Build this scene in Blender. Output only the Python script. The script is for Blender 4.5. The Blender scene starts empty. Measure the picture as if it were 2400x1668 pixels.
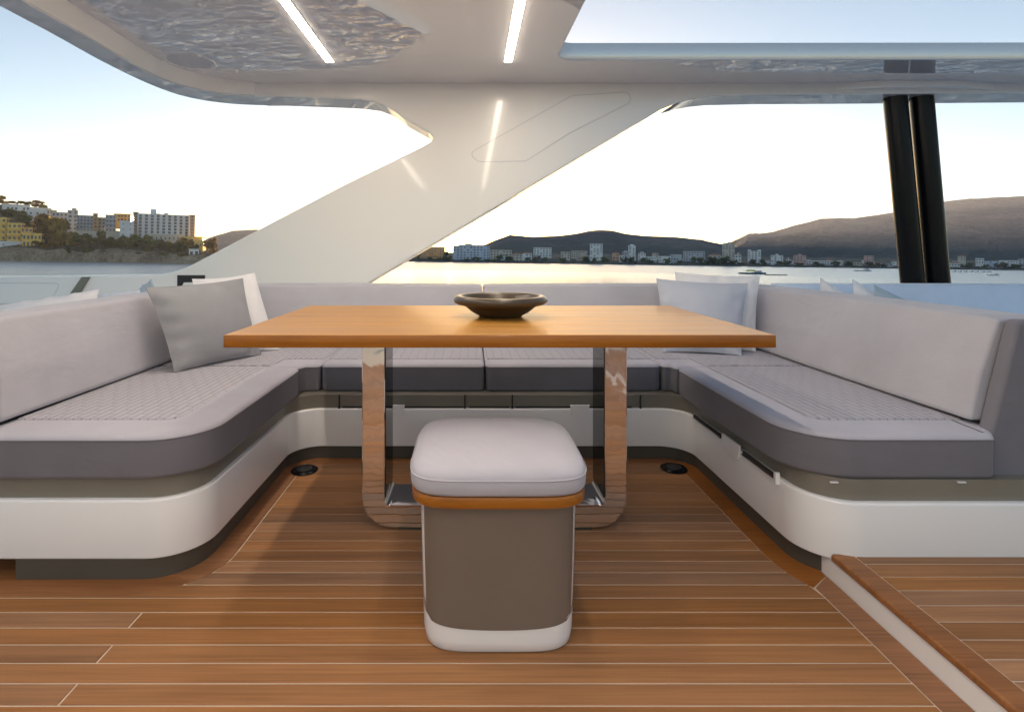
import bpy, bmesh, math, random
from mathutils import Vector, Matrix
random.seed(7)
R = math.radians
SC = bpy.context.scene
C = SC.collection

# ------------------------------------------------------------------ camera
EYE = 0.96
cam_d = bpy.data.cameras.new('camera')
cam = bpy.data.objects.new('camera', cam_d)
C.objects.link(cam)
cam.location = (0, 0, EYE)
cam.rotation_euler = (math.pi / 2, 0, 0)
cam_d.sensor_width = 36
cam_d.lens = 19.4
cam_d.shift_x = 0.0408          # architectural (shift) lens: verticals stay vertical
cam_d.shift_y = -0.103
cam_d.clip_start = 0.05
cam_d.clip_end = 30000
SC.camera = cam

# the boat rides heeled by under a degree: the sea and the coast are level in their own frame
_ez = Vector((0.0145, 0.0139, 1)).normalized()
_ex = Vector((1, 0, -0.0145)).normalized()
_ey = _ez.cross(_ex)
M3 = Matrix((_ex, _ey, _ez)).transposed()
CAM_H = 7.0
MW = Matrix.Translation((0, 0, EYE - CAM_H)) @ M3.to_4x4()

# ------------------------------------------------------------------ sky and sun
SUN_EL, SUN_AZ = R(1.7), R(2.8)
world = bpy.data.worlds.new('World')
SC.world = world
world.use_nodes = True
wn, wl = world.node_tree.nodes, world.node_tree.links
sky = wn.new('ShaderNodeTexSky')
sky.sky_type = 'NISHITA'
sky.sun_disc = False
sky.sun_elevation = SUN_EL
sky.sun_rotation = SUN_AZ
sky.altitude = 0
sky.air_density = 0.6
sky.dust_density = 0.4
sky.ozone_density = 1.0
tc = wn.new('ShaderNodeTexCoord')
mp = wn.new('ShaderNodeMapping')
mp.vector_type = 'POINT'
mp.inputs['Rotation'].default_value = M3.transposed().to_euler()
wl.new(tc.outputs['Generated'], mp.inputs['Vector'])
wl.new(mp.outputs[0], sky.inputs[0])
wl.new(sky.outputs[0], wn['Background'].inputs[0])
wn['Background'].inputs[1].default_value = 0.13
sun_d = bpy.data.lights.new('sun', 'SUN')
sun_d.energy = 5.0
sun_d.angle = R(0.53)
sun_d.color = (1.0, 0.72, 0.38)
sun = bpy.data.objects.new('sun', sun_d)
C.objects.link(sun)
_sd = M3 @ Vector((math.sin(SUN_AZ) * math.cos(SUN_EL), math.cos(SUN_AZ) * math.cos(SUN_EL), math.sin(SUN_EL)))
sun.rotation_euler = _sd.to_track_quat('Z', 'Y').to_euler()
SC.view_settings.view_transform = 'Standard'
SC.view_settings.look = 'None'
SC.view_settings.gamma = 1
SC.view_settings.exposure = 2.0
LED_POWER = 12.5
HAZE_DENSITY = 0.00009

# ------------------------------------------------------------------ helpers
def link(o, parent=None):
    C.objects.link(o)
    if parent is not None:
        o.parent = parent
    return o

def tag(o, label=None, cat=None, group=None, kind=None):
    if label: o['label'] = label
    if cat: o['category'] = cat
    if group: o['group'] = group
    if kind: o['kind'] = kind
    return o

def empty(name, loc=(0, 0, 0), rz=0):
    o = bpy.data.objects.new(name, None)
    o.location = loc
    o.rotation_euler = (0, 0, rz)
    o.empty_display_size = 0.1
    return link(o)

def rpoly(pts, seg=6):
    """closed plan outline; each point (x, y[, radius]) gets a fillet"""
    out = []
    n = len(pts)
    for i in range(n):
        p = Vector(pts[i][:2]); r = pts[i][2] if len(pts[i]) > 2 else 0
        if r <= 0:
            out.append((p.x, p.y)); continue
        a = (Vector(pts[i - 1][:2]) - p); b = (Vector(pts[(i + 1) % n][:2]) - p)
        la, lb = a.length, b.length
        a.normalize(); b.normalize()
        ang = a.angle(b)
        t = min(r / math.tan(ang / 2), la * 0.49, lb * 0.49)
        rr = t * math.tan(ang / 2)
        c = p + (a + b).normalized() * (rr / math.sin(ang / 2))
        p0 = p + a * t; p1 = p + b * t
        a0 = math.atan2(p0.y - c.y, p0.x - c.x); a1 = math.atan2(p1.y - c.y, p1.x - c.x)
        d = (a1 - a0 + math.pi) % (2 * math.pi) - math.pi
        for k in range(seg + 1):
            q = a0 + d * k / seg
            out.append((c.x + rr * math.cos(q), c.y + rr * math.sin(q)))
    return out

def inset(pts, d):
    """move a closed outline inwards by d (counter-clockwise outlines)"""
    n = len(pts); out = []
    area = sum(pts[i][0] * pts[(i + 1) % n][1] - pts[(i + 1) % n][0] * pts[i][1] for i in range(n))
    s = 1 if area > 0 else -1
    for i in range(n):
        p0, p1, p2 = Vector(pts[i - 1]), Vector(pts[i]), Vector(pts[(i + 1) % n])
        e0 = p1 - p0; e1 = p2 - p1
        if e0.length < 1e-7: e0 = e1
        if e1.length < 1e-7: e1 = e0
        e0.normalize(); e1.normalize()
        n0 = Vector((-e0.y, e0.x)) * s; n1 = Vector((-e1.y, e1.x)) * s
        m = n0 + n1
        if m.length < 1e-6: m = n0
        m.normalize()
        k = d / max(0.35, m.dot(n0))
        out.append((p1.x + m.x * k, p1.y + m.y * k))
    return out

class MB:
    def __init__(s): s.v = []; s.f = []; s.mi = []; s.flat = []
    def add(s, vs, fs, mi=0):
        o = len(s.v); s.v += [tuple(v) for v in vs]
        s.f += [tuple(i + o for i in f) for f in fs]; s.mi += [mi] * len(fs)
        return s
    def box(s, x0, x1, y0, y1, z0, z1, mi=0):
        return s.add([(x0, y0, z0), (x1, y0, z0), (x1, y1, z0), (x0, y1, z0), (x0, y0, z1), (x1, y0, z1), (x1, y1, z1), (x0, y1, z1)],
                     [(0, 3, 2, 1), (4, 5, 6, 7), (0, 1, 5, 4), (1, 2, 6, 5), (2, 3, 7, 6), (3, 0, 4, 7)], mi)
    def rings(s, rings, cap0=True, cap1=True, closed=True, mi=0):
        n = len(rings[0]); o = len(s.v)
        for r in rings: s.v += [tuple(p) for p in r]
        for j in range(len(rings) - 1):
            for i in range(n if closed else n - 1):
                k = (i + 1) % n
                s.f.append((o + j * n + i, o + j * n + k, o + (j + 1) * n + k, o + (j + 1) * n + i)); s.mi.append(mi)
        if cap0: s.flat.append(len(s.f)); s.f.append(tuple(o + i for i in reversed(range(n)))); s.mi.append(mi)
        if cap1: s.flat.append(len(s.f)); s.f.append(tuple(o + (len(rings) - 1) * n + i for i in range(n))); s.mi.append(mi)
        return s
    def prism(s, outline, z0, z1, bt=0, bb=0, seg=1, mi=0):
        """plan outline extruded in z with rounded top (bt) and bottom (bb) edges"""
        rs = []
        if bb:
            for k in range(seg + 1):
                a = math.pi / 2 * k / seg
                rs.append([(x, y, z0 + bb * (1 - math.sin(a))) for x, y in inset(outline, bb * (1 - math.cos(a)))] if k else
                          [(x, y, z0 + bb) for x, y in outline])
            rs = rs[::-1]
        else:
            rs.append([(x, y, z0) for x, y in outline])
        if bb: pass
        if bt:
            for k in range(seg + 1):
                a = math.pi / 2 * k / seg
                rs.append([(x, y, z1 - bt + bt * math.sin(a)) for x, y in inset(outline, bt * (1 - math.cos(a)))])
        else:
            rs.append([(x, y, z1) for x, y in outline])
        return s.rings(rs, mi=mi)
    def tube(s, p0, p1, r0, r1=None, n=16, mi=0, cap=True):
        p0, p1 = Vector(p0), Vector(p1); r1 = r0 if r1 is None else r1
        d = (p1 - p0).normalized()
        u = d.orthogonal().normalized(); w = d.cross(u)
        ring = lambda p, r: [p + (u * math.cos(2 * math.pi * i / n) + w * math.sin(2 * math.pi * i / n)) * r for i in range(n)]
        return s.rings([ring(p0, r0), ring(p1, r1)], cap, cap, mi=mi)
    def lathe(s, prof, c=(0, 0, 0), n=40, mi=0):
        return s.rings([[(c[0] + r * math.cos(2 * math.pi * i / n), c[1] + r * math.sin(2 * math.pi * i / n), c[2] + z) for i in range(n)] for r, z in prof], mi=mi)
    def mesh(s, name, mats=(), smooth=True, angle=35):
        m = bpy.data.meshes.new(name)
        m.from_pydata(s.v, [], s.f)
        for t in (mats if isinstance(mats, (list, tuple)) else [mats]): m.materials.append(t)
        if any(s.mi): m.polygons.foreach_set('material_index', s.mi)
        bm = bmesh.new(); bm.from_mesh(m)
        bmesh.ops.recalc_face_normals(bm, faces=bm.faces)
        bm.to_mesh(m); bm.free()
        if smooth:
            m.polygons.foreach_set('use_smooth', [True] * len(m.polygons))
            m.set_sharp_from_angle(angle=R(angle))
            for i in s.flat: m.polygons[i].use_smooth = False
        m.update()
        return m
    def build(s, name, mats, parent=None, smooth=True, angle=35, loc=None):
        o = bpy.data.objects.new(name, s.mesh(name, mats, smooth, angle))
        if loc: o.location = loc
        return link(o, parent)

def put(name, mesh, parent=None, loc=(0, 0, 0), rz=0, scale=(1, 1, 1)):
    o = bpy.data.objects.new(name, mesh)
    o.location = loc; o.rotation_euler = (0, 0, rz); o.scale = scale
    return link(o, parent)

# ------------------------------------------------------------------ materials
class NT:
    def __init__(s, name):
        s.m = bpy.data.materials.new(name); s.m.use_nodes = True
        s.n = s.m.node_tree.nodes; s.l = s.m.node_tree.links
        s.b = s.n['Principled BSDF']; s.out = s.n['Material Output']
    def new(s, t, **k):
        x = s.n.new('ShaderNode' + t)
        for a, v in k.items():
            if isinstance(v, tuple) and a.startswith('i_'): x.inputs[a[2:]].default_value = v
            elif a.startswith('i_'): x.inputs[a[2:].replace('_', ' ')].default_value = v
            else: setattr(x, a, v)
        return x
    def set(s, **k):
        for a, v in k.items(): s.b.inputs[a.replace('_', ' ')].default_value = v
        return s
    def link(s, a, b): s.l.new(a, b)
    def coord(s, kind='Object', scale=(1, 1, 1), rot=(0, 0, 0), rnd=0):
        t = s.new('TexCoord'); m = s.new('Mapping')
        m.inputs['Scale'].default_value = scale; m.inputs['Rotation'].default_value = rot
        s.link(t.outputs[kind], m.inputs[0])
        if rnd:
            oi = s.new('ObjectInfo'); mu = s.new('Math', operation='MULTIPLY'); mu.inputs[1].default_value = rnd
            s.link(oi.outputs['Random'], mu.inputs[0]); s.link(mu.outputs[0], m.inputs['Location'])
        return m.outputs[0]
    def noise(s, vec, scale=5, detail=4, rough=0.55, dist=0):
        x = s.new('TexNoise'); x.inputs['Scale'].default_value = scale; x.inputs['Detail'].default_value = detail
        x.inputs['Roughness'].default_value = rough; x.inputs['Distortion'].default_value = dist
        s.link(vec, x.inputs['Vector']); return x.outputs['Fac']
    def ramp(s, fac, stops):
        x = s.new('ValToRGB'); e = x.color_ramp.elements
        while len(e) < len(stops): e.new(0.5)
        for i, (p, c) in enumerate(stops):
            e[i].position = p; e[i].color = (*c, 1) if len(c) == 3 else c
        s.link(fac, x.inputs[0]); return x.outputs[0]
    def bump(s, h, strength=0.3, dist=0.01, prev=None):
        x = s.new('Bump'); x.inputs['Strength'].default_value = strength; x.inputs['Distance'].default_value = dist
        s.link(h, x.inputs['Height'])
        if prev is not None: s.link(prev, x.inputs['Normal'])
        return x.outputs[0]
    def rng(s, fac, a, b, c, d):
        x = s.new('MapRange'); x.inputs[1].default_value = a; x.inputs[2].default_value = b
        x.inputs[3].default_value = c; x.inputs[4].default_value = d
        s.link(fac, x.inputs[0]); return x.outputs[0]

def plain(name, col, rough=0.5, **k):
    t = NT(name); t.set(Base_Color=(*col, 1), Roughness=rough, **k)
    return t.m

def vary(name, col, rough=0.5, amt=0.12, scale=3.0, bumps=0.0, bscale=60, **k):
    """a colour with mild mottling and a fine relief"""
    t = NT(name); v = t.coord()
    f = t.noise(v, scale, 5, 0.6)
    lo = tuple(c * (1 - amt) for c in col); hi = tuple(min(1, c * (1 + amt)) for c in col)
    t.link(t.ramp(f, [(0.3, lo), (0.7, hi)]), t.b.inputs['Base Color'])
    t.set(Roughness=rough, **k)
    if bumps: t.link(t.bump(t.noise(v, bscale, 3), bumps, 0.002), t.b.inputs['Normal'])
    return t.m

def gelcoat(name, col, rough=0.1, coat=0.5, ior=1.55, coat_r=0.02):
    t = NT(name); v = t.coord()
    f = t.noise(v, 1.3, 3, 0.5)
    t.link(t.ramp(f, [(0.3, tuple(c * 0.985 for c in col)), (0.7, col)]), t.b.inputs['Base Color'])
    t.set(IOR=ior, Roughness=rough)
    t.b.inputs['Coat Weight'].default_value = coat
    t.b.inputs['Coat Roughness'].default_value = coat_r
    t.link(t.bump(t.noise(v, 0.9, 1), 0.015, 0.02), t.b.inputs['Normal'])
    return t.m

def wood(name, dark, light, grain=(1.2, 26, 26), rough=0.5, coat=0.0, rnd=37.0, bump=0.12, tone=0.25):
    """grain runs along local x; every plank gets its own tone and grain"""
    t = NT(name); v = t.coord('Object', grain, rnd=rnd)
    f1 = t.noise(v, 1.0, 8, 0.62, 0.6)
    v2 = t.coord('Object', (grain[0] * 2.2, grain[1] * 5, grain[2] * 5), rnd=rnd * 1.7)
    f2 = t.noise(v2, 1.0, 4, 0.6)
    a = t.new('Math', operation='MULTIPLY_ADD'); a.inputs[1].default_value = 0.4
    t.link(f2, a.inputs[0])
    b = t.new('Math', operation='MULTIPLY'); b.inputs[1].default_value = 0.6
    t.link(f1, b.inputs[0]); t.link(b.outputs[0], a.inputs[2])
    col = t.ramp(a.outputs[0], [(0.33, dark), (0.62, light)])
    if tone:
        oi = t.new('ObjectInfo')
        hv = t.new('HueSaturation')
        t.link(t.rng(oi.outputs['Random'], 0, 1, 1 - tone, 1 + tone * 0.7), hv.inputs['Value'])
        mu = t.new('Math', operation='MULTIPLY'); mu.inputs[1].default_value = 7.31
        fr = t.new('Math', operation='FRACT')
        t.link(oi.outputs['Random'], mu.inputs[0]); t.link(mu.outputs[0], fr.inputs[0])
        t.link(t.rng(fr.outputs[0], 0, 1, 0.86, 1.08), hv.inputs['Saturation'])
        t.link(col, hv.inputs['Color']); col = hv.outputs[0]
    t.link(col, t.b.inputs['Base Color'])
    t.link(t.rng(f1, 0.3, 0.7, rough * 0.85, rough * 1.2), t.b.inputs['Roughness'])
    t.b.inputs['Coat Weight'].default_value = coat
    t.b.inputs['Specular IOR Level'].default_value = 0.32
    t.b.inputs['Coat Roughness'].default_value = 0.12
    t.link(t.bump(a.outputs[0], bump, 0.003), t.b.inputs['Normal'])
    return t.m

def fabric(name, col, weave=900, rough=0.85, sheen=0.15, amt=0.06):
    t = NT(name); v = t.coord()
    f = t.noise(v, 4, 4, 0.6)
    t.link(t.ramp(f, [(0.3, tuple(c * (1 - amt) for c in col)), (0.7, tuple(c * (1 + amt) for c in col))]), t.b.inputs['Base Color'])
    t.set(Roughness=rough)
    t.b.inputs['Sheen Weight'].default_value = sheen
    t.b.inputs['Specular IOR Level'].default_value = 0.3
    n1 = t.bump(t.noise(v, weave, 2), 0.12, 0.001)
    vw = t.coord('Object', (1, 1, 2.2), (0.4, 0.3, 0.5))
    n2 = t.bump(t.noise(vw, 3.2, 4, 0.5, 0.6), 0.30, 0.02, n1)
    t.link(n2, t.b.inputs['Normal'])
    return t.m

def quilt(name, col, rot=0.0):
    """stitched quilting: staggered short ribs"""
    t = NT(name); v = t.coord('Object', (1, 1, 1), (0, 0, rot))
    br = t.new('TexBrick')
    br.inputs['Scale'].default_value = 1.0
    br.inputs['Brick Width'].default_value = 0.085
    br.inputs['Row Height'].default_value = 0.026
    br.inputs['Mortar Size'].default_value = 0.0042
    br.inputs['Mortar Smooth'].default_value = 0.9
    br.offset = 0.5
    nv = t.new('TexNoise'); nv.inputs['Scale'].default_value = 9; nv.inputs['Detail'].default_value = 2; t.link(v, nv.inputs['Vector'])
    vs_ = t.new('VectorMath', operation='MULTIPLY_ADD'); vs_.inputs[1].default_value = (0.022, 0.014, 0); t.link(nv.outputs['Color'], vs_.inputs[0]); t.link(v, vs_.inputs[2])
    t.link(vs_.outputs[0], br.inputs['Vector'])
    inv = t.new('Math', operation='SUBTRACT'); inv.inputs[0].default_value = 1.0
    t.link(br.outputs['Fac'], inv.inputs[1])
    f = t.noise(v, 30, 3)
    hh = t.new('Math', operation='MULTIPLY_ADD'); hh.inputs[1].default_value = 0.12
    t.link(f, hh.inputs[0]); t.link(inv.outputs[0], hh.inputs[2])
    mix = t.ramp(br.outputs['Fac'], [(0.0, col), (0.9, tuple(c * 0.76 for c in col))])
    t.link(mix, t.b.inputs['Base Color'])
    t.set(Roughness=0.88)
    t.b.inputs['Sheen Weight'].default_value = 0.15
    t.b.inputs['Specular IOR Level'].default_value = 0.3
    t.link(t.bump(hh.outputs[0], 0.8, 0.006), t.b.inputs['Normal'])
    return t.m

GEL = gelcoat('white_gelcoat', (0.85, 0.84, 0.82), 0.25, 0.3, 1.45, 0.06)
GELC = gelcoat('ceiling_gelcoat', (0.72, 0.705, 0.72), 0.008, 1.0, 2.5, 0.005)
GELR = gelcoat('rim_gelcoat', (0.62, 0.62, 0.62), 0.03, 1.0, 2.0, 0.01)
GELB = gelcoat('moulding_gelcoat', (0.90, 0.89, 0.91), 0.25, 0.15)
TEAK = wood('deck_teak', (0.235, 0.101, 0.036), (0.41, 0.193, 0.076), rough=0.58, bump=0.1, tone=0.24)
TEAKM = wood('margin_teak', (0.190, 0.070, 0.020), (0.37, 0.155, 0.055), rough=0.45, tone=0.12)
TEAKV = wood('varnished_teak', (0.30, 0.122, 0.014), (0.55, 0.262, 0.050), grain=(0.9, 22, 22), rough=0.45, coat=0.12, bump=0.05, tone=0.0)
TEAKE = wood('stool_teak', (0.26, 0.078, 0.006), (0.40, 0.140, 0.013), grain=(2, 26, 26), rough=0.32, coat=0.4, bump=0.05, tone=0.0)
CAULK = vary('caulking', (0.60, 0.50, 0.41), 0.7, 0.08, 12)
FABL = fabric('light_fabric', (0.465, 0.45, 0.495))
FABS = fabric('seat_fabric', (0.475, 0.46, 0.525))
FABD = fabric('charcoal_fabric', (0.190, 0.182, 0.212))
QLT = quilt('quilted_fabric', (0.465, 0.45, 0.51), math.pi / 2)
QLTX = quilt('quilted_fabric_across', (0.465, 0.45, 0.51), 0.0)
FABB = fabric('blue_grey_fabric', (0.64, 0.73, 0.88))
PILG = fabric('grey_pillow_fabric', (0.32, 0.318, 0.34), amt=0.04)
PILGR = fabric('lilac_pillow_fabric', (0.50, 0.52, 0.60), amt=0.04)
PILW = fabric('white_pillow_fabric', (0.80, 0.78, 0.80), amt=0.03)
PILB = fabric('pale_blue_pillow_fabric', (0.42, 0.50, 0.57), amt=0.04)
OLIVE = vary('olive_grey_paint', (0.225, 0.205, 0.172), 0.35, 0.06, 4)
STOOLP = vary('taupe_paint', (0.185, 0.145, 0.120), 0.3, 0.05, 3)
TOE = vary('dark_toe_kick', (0.085, 0.075, 0.062), 0.4, 0.08, 4)
GLOSSB = plain('black_glass', (0.012, 0.012, 0.013), 0.03)
_c = NT('polished_steel'); _c.set(Base_Color=(0.82, 0.80, 0.78, 1), Roughness=0.05, Metallic=1.0)
_c.link(_c.bump(_c.noise(_c.coord('Object', (1, 1, 1)), 7, 2, 0.5, 0.8), 0.05, 0.02), _c.b.inputs['Normal'])
CHROME = _c.m
BLACKP = plain('black_paint', (0.006, 0.006, 0.008), 0.25)
BLACKP.node_tree.nodes['Principled BSDF'].inputs['Specular IOR Level'].default_value = 0.15
BLACKM = plain('black_plastic', (0.015, 0.015, 0.016), 0.5)
DARKG = plain('dark_gap', (0.02, 0.019, 0.018), 0.7)
BOWLM = vary('dark_bronze_bowl', (0.060, 0.044, 0.030), 0.32, 0.2, 8, 0.1, 90)
SPK = vary('speaker_grille', (0.60, 0.60, 0.63), 0.6, 0.05, 30)
STRUT = vary('olive_grey_metal', (0.17, 0.17, 0.14), 0.4, 0.1, 6)

led = NT('warm_led')
led.n.remove(led.b)
em = led.new('Emission'); em.inputs['Color'].default_value = (1.0, 0.86, 0.69, 1); em.inputs['Strength'].default_value = LED_POWER
led.link(em.outputs[0], led.out.inputs['Surface'])
LED = led.m

# ------------------------------------------------------------------ the boat
def keep(o, parent):
    o.parent = parent
    o.matrix_parent_inverse = (parent.matrix_parent_inverse.inverted() if False else parent.matrix_basis.inverted())
    return o

def part(mb, name, mats, parent, smooth=True, angle=35):
    """a part given in boat coordinates under a thing that may stand anywhere"""
    o = bpy.data.objects.new(name, mb.mesh(name, mats, smooth, angle))
    C.objects.link(o)
    return keep(o, parent)

# ---- deck: caulking sheet with every plank laid on it
deck = MB().box(-3.6, 1.06, -1.6, 3.72, -0.06, -0.0022).build('deck', CAULK, None, False)
tag(deck, kind='structure')
SEAM = 0.0048
PITCH = 0.0603

def lerp_tab(tab, v):
    if v <= tab[0][0]: return tab[0][1]
    for (a, b), (c, d) in zip(tab, tab[1:]):
        if v <= c: return b + (d - b) * (v - a) / (c - a)
    return tab[-1][1]

XR = [(1.567, 0.984), (1.60, 0.966), (1.64, 0.949), (1.68, 0.938), (1.73, 0.932), (1.80, 0.930)]
XL = [(1.535, -0.97), (1.55, -0.905), (1.57, -0.855), (1.60, -0.81), (1.64, -0.775), (1.69, -0.752), (1.74, -0.745)]

def plank(outline, z0, z1, parent, mat, name='plank'):
    m = MB().prism(outline, z0, z1, bt=0.0012)
    return link(bpy.data.objects.new(name, m.mesh(name, mat, False)), parent)

row = -36
while True:
    y0 = 1.1657 + row * PITCH + SEAM / 2
    y1 = min(y0 + PITCH - SEAM, 2.485)
    if y0 > 2.47: break
    def xl(y): return -3.55 if y < 1.535 else lerp_tab(XL, y) + SEAM
    def xr(y): return lerp_tab(XR, y) - SEAM / 2
    cuts = []
    if y1 < 1.54:
        if row % 2 == 0: cuts = [-0.872]
        else: cuts = [-2.05 + (row % 3) * 0.11]
        if row % 4 == 1: cuts = [-2.6]
    ends = [None] + cuts + [None]
    for a, b in zip(ends, ends[1:]):
        n_ = 2
        L = [(xl(y0) if a is None else a + SEAM / 2, y0), (xl(y1) if a is None else a + SEAM / 2, y1)]
        Rr = [(xr(y1) if b is None else b - SEAM / 2, y1), (xr(y0) if b is None else b - SEAM / 2, y0)]
        plank([L[0], Rr[1], Rr[0], L[1]], -0.012, 0.0, deck, TEAK)
    row += 1

# margin boards that frame the planking
def strip(pa, pb):
    return list(pa) + list(reversed(pb))
ys = [1.535, 1.55, 1.57, 1.60, 1.64, 1.69, 1.74, 1.9, 2.2, 2.484]
left_in = [(lerp_tab(XL, y), y) for y in ys if y >= 1.6]
plank(strip([(-0.90, 1.645)] + [(-0.90, y) for _, y in left_in[1:]], left_in), -0.012, 0.0004, deck, TEAKM, 'margin_board')
fl = [(lerp_tab(XL, y) - SEAM * .6, y - 0.001) for y in (1.535, 1.55, 1.57, 1.60)]
plank([(-3.55, 1.535)] + fl + [(-0.845, 1.66), (-0.98, 1.72), (-3.55, 1.72)], -0.012, 0.0002, deck, TEAKM, 'margin_board')
right_in = [(lerp_tab(XR, y), y) for y in (1.575, 1.60, 1.64, 1.68, 1.73, 1.80, 2.0, 2.484)]
plank(right_in + [(1.05, 2.484), (1.05, 1.63)], -0.012, 0.0004, deck, TEAKM, 'margin_board')
plank([(0.9855, -1.55), (1.052, -1.55), (1.052, 1.629), (0.9855, 1.5735)], -0.012, 0.0002, deck, TEAKM, 'margin_board')
plank([(-0.90, 2.489), (1.05, 2.489), (1.05, 2.60), (-0.90, 2.60)], -0.012, 0.0002, deck, TEAKM, 'margin_board')

sole = MB().box(-8, -3.61, -1.6, 3.72, -0.06, -0.004).box(4.21, 8, -1.6, 3.72, -0.06, 0.07).build('side_sole', GELB, None, False)
tag(sole, kind='structure')

# ---- raised side deck with its white riser and teak nosing
DH = 0.080
rd = MB().box(1.057, 4.2, -1.6, 3.72, -0.02, DH - 0.0022).build('raised_deck', CAULK, None, False)
tag(rd, kind='structure')
part(MB().box(1.0525, 1.0568, -1.55, 1.66, 0.0006, DH - 0.019), 'riser', GELB, rd, False)
nose = rpoly([(1.047, DH - 0.019, 0.003), (1.106, DH - 0.019), (1.106, DH + 0.0002), (1.047, DH + 0.0002, 0.007)], 4)
part(MB().rings([[(x, y, z) for x, z in nose] for y in (-1.55, 1.60)]), 'nosing', TEAKM, rd)
row = -38
while True:
    y0 = 1.190 + row * PITCH + SEAM / 2
    y1 = min(y0 + PITCH - SEAM, 1.60)
    if y0 > 1.57: break
    cut = [1.9, 2.7, 3.3][row % 3]
    for a, b in ((1.111, cut - SEAM / 2), (cut + SEAM / 2, 4.1)):
        plank([(a, y0), (b, y0), (b, y1), (a, y1)], DH - 0.012, DH, rd, TEAK)
    row += 1

# ---- hull side and coaming structure
hull = MB().box(-9, 9, 3.722, 3.94, -6.6, 0.30).box(-9, 9, 3.42, 3.72, 0.25, 0.60).build('hull', GEL, None, False)
tag(hull, kind='structure')

# ---- U-shaped sofa
sofa = empty('sofa', (0.09, 2.9, 0.0))
tag(sofa, 'U-shaped grey lounge sofa on a white moulded base around the table', 'sofa')
U = [(-1.66, 1.607, 0.02), (-0.80, 1.607, 0.15), (-0.80, 2.535, 0.13), (0.984, 2.535, 0.13), (0.984, 1.585, 0.15), (1.98, 1.585, 0.02), (1.98, 3.40), (-1.66, 3.40)]
Uo = rpoly(U, 10)
part(MB().prism(Uo, 0.060, 0.233, bt=0.007, bb=0.006, seg=3), 'base_moulding', GELB, sofa)
part(MB().prism(inset(Uo, 0.018), 0.2332, 0.294), 'upper_plinth', OLIVE, sofa)
Ut = rpoly([(-1.335, 1.612, 0.012), (-0.815, 1.612, 0.15), (-0.815, 2.555, 0.13), (1.0, 2.555, 0.13), (1.0, 1.612, 0.15), (1.90, 1.64), (1.90, 3.40), (-1.30, 3.40)], 10)
part(MB().prism(Ut, 0.0006, 0.0602), 'toe_kick', TOE, sofa)
# locker fronts, straps and pulls on the plinth
for (x0, x1) in ((-0.60, -0.022), (-0.014, 0.190), (0.198, 0.755)):
    part(MB().box(x0, x1, 2.5475, 2.5535, 0.241, 0.2925), 'locker_front', OLIVE, sofa, False)
    part(MB().box(x0 + 0.01, x1 - 0.01, 2.545, 2.5532, 0.2340, 0.2395), 'locker_slot', DARKG, sofa, False)
for x in (-0.604, -0.0245, 0.194, 0.785):
    s_ = part(MB().box(x - 0.003, x + 0.003, 2.5435, 2.5470, 0.234, 0.294), 'strap', BLACKM, sofa, False)
    part(MB().tube((x, 2.5455, 0.222), (x, 2.5455, 0.240), 0.0065, n=10), 'hook', BLACKM, s_)
def pull(pts, y, name='pull_tab'):
    o = rpoly(pts, 4)
    return part(MB().rings([[(x, y, z) for x, z in o], [(x, y - 0.006, z) for x, z in inset(o, 0.001)]]), name, GELB, sofa)
for xc in (-0.345, 0.503):
    pull([(xc - 0.045, 0.252), (xc - 0.038, 0.200, 0.012), (xc + 0.038, 0.200, 0.012), (xc + 0.045, 0.252)], 2.5345)
# right-hand side: slots either side of a pull tab
def xpull(pts, x):
    o = rpoly(pts, 4)
    return part(MB().rings([[(x, y, z) for y, z in o], [(x - 0.006, y, z) for y, z in inset(o, 0.001)]]), 'pull_tab', GELB, sofa)
xpull([(2.005, 0.252), (2.02, 0.185, 0.03), (2.13, 0.185, 0.03), (2.145, 0.252)], 0.9835)
for (a, b) in ((1.775, 1.985), (2.165, 2.42)):
    part(MB().box(0.9785, 0.9845, a, b, 0.2230, 0.2405), 'locker_slot', DARKG, sofa, False)
    part(MB().box(0.9745, 0.9780, a, b, 0.2270, 0.2300), 'slot_trim', CHROME, sofa, False)
part(MB().box(0.972, 0.986, 1.757, 1.768, 0.215, 0.252), 'bracket', GELB, sofa, False)
for x, y in ((1.055, 1.583), (1.425, 1.583)):
    part(MB().box(x - 0.011, x + 0.011, y + 0.014, y + 0.02, 0.287, 0.290), 'clip', GELB, sofa, False)

def cushion(outline, z0, z1, quilt_out, qmat, band=True, rt=0.015):
    """charcoal box with a paler top and a quilted panel let into it"""
    c = part(MB().prism(outline, z0, z1 - rt, bb=0.014, seg=3), 'seat_cushion', FABD, sofa)
    rs = []
    for k in range(6):
        a = math.pi / 2 * k / 5
        rs.append([(x, y, z1 - rt + rt * math.sin(a)) for x, y in inset(outline, -0.0015 + (rt + 0.01) * (1 - math.cos(a)))])
    o = bpy.data.objects.new('top_cover', MB().rings(rs, cap0=True).mesh('top_cover', FABS, True, 60)); C.objects.link(o); o.parent = c
    pipe = inset(outline, -0.0025)
    o = bpy.data.objects.new('piping', MB().rings([[(x, y, z1 - rt - 0.004) for x, y in outline], [(x, y, z1 - rt - 0.001) for x, y in pipe], [(x, y, z1 - rt + 0.003) for x, y in outline]], False, False).mesh('piping', FABD)); C.objects.link(o); o.parent = c
    q = MB().prism(quilt_out, z1 - 0.003, z1 + 0.0045, bt=0.0035, seg=2)
    o = bpy.data.objects.new('quilted_panel', q.mesh('quilted_panel', qmat)); C.objects.link(o); o.parent = c
    return c
ZC0, ZC1 = 0.294, 0.424
lc = rpoly([(-1.46, 1.60, 0.03), (-0.785, 1.60, 0.17), (-0.785, 2.545, 0.03), (-1.46, 2.545, 0.02)], 8)
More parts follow.
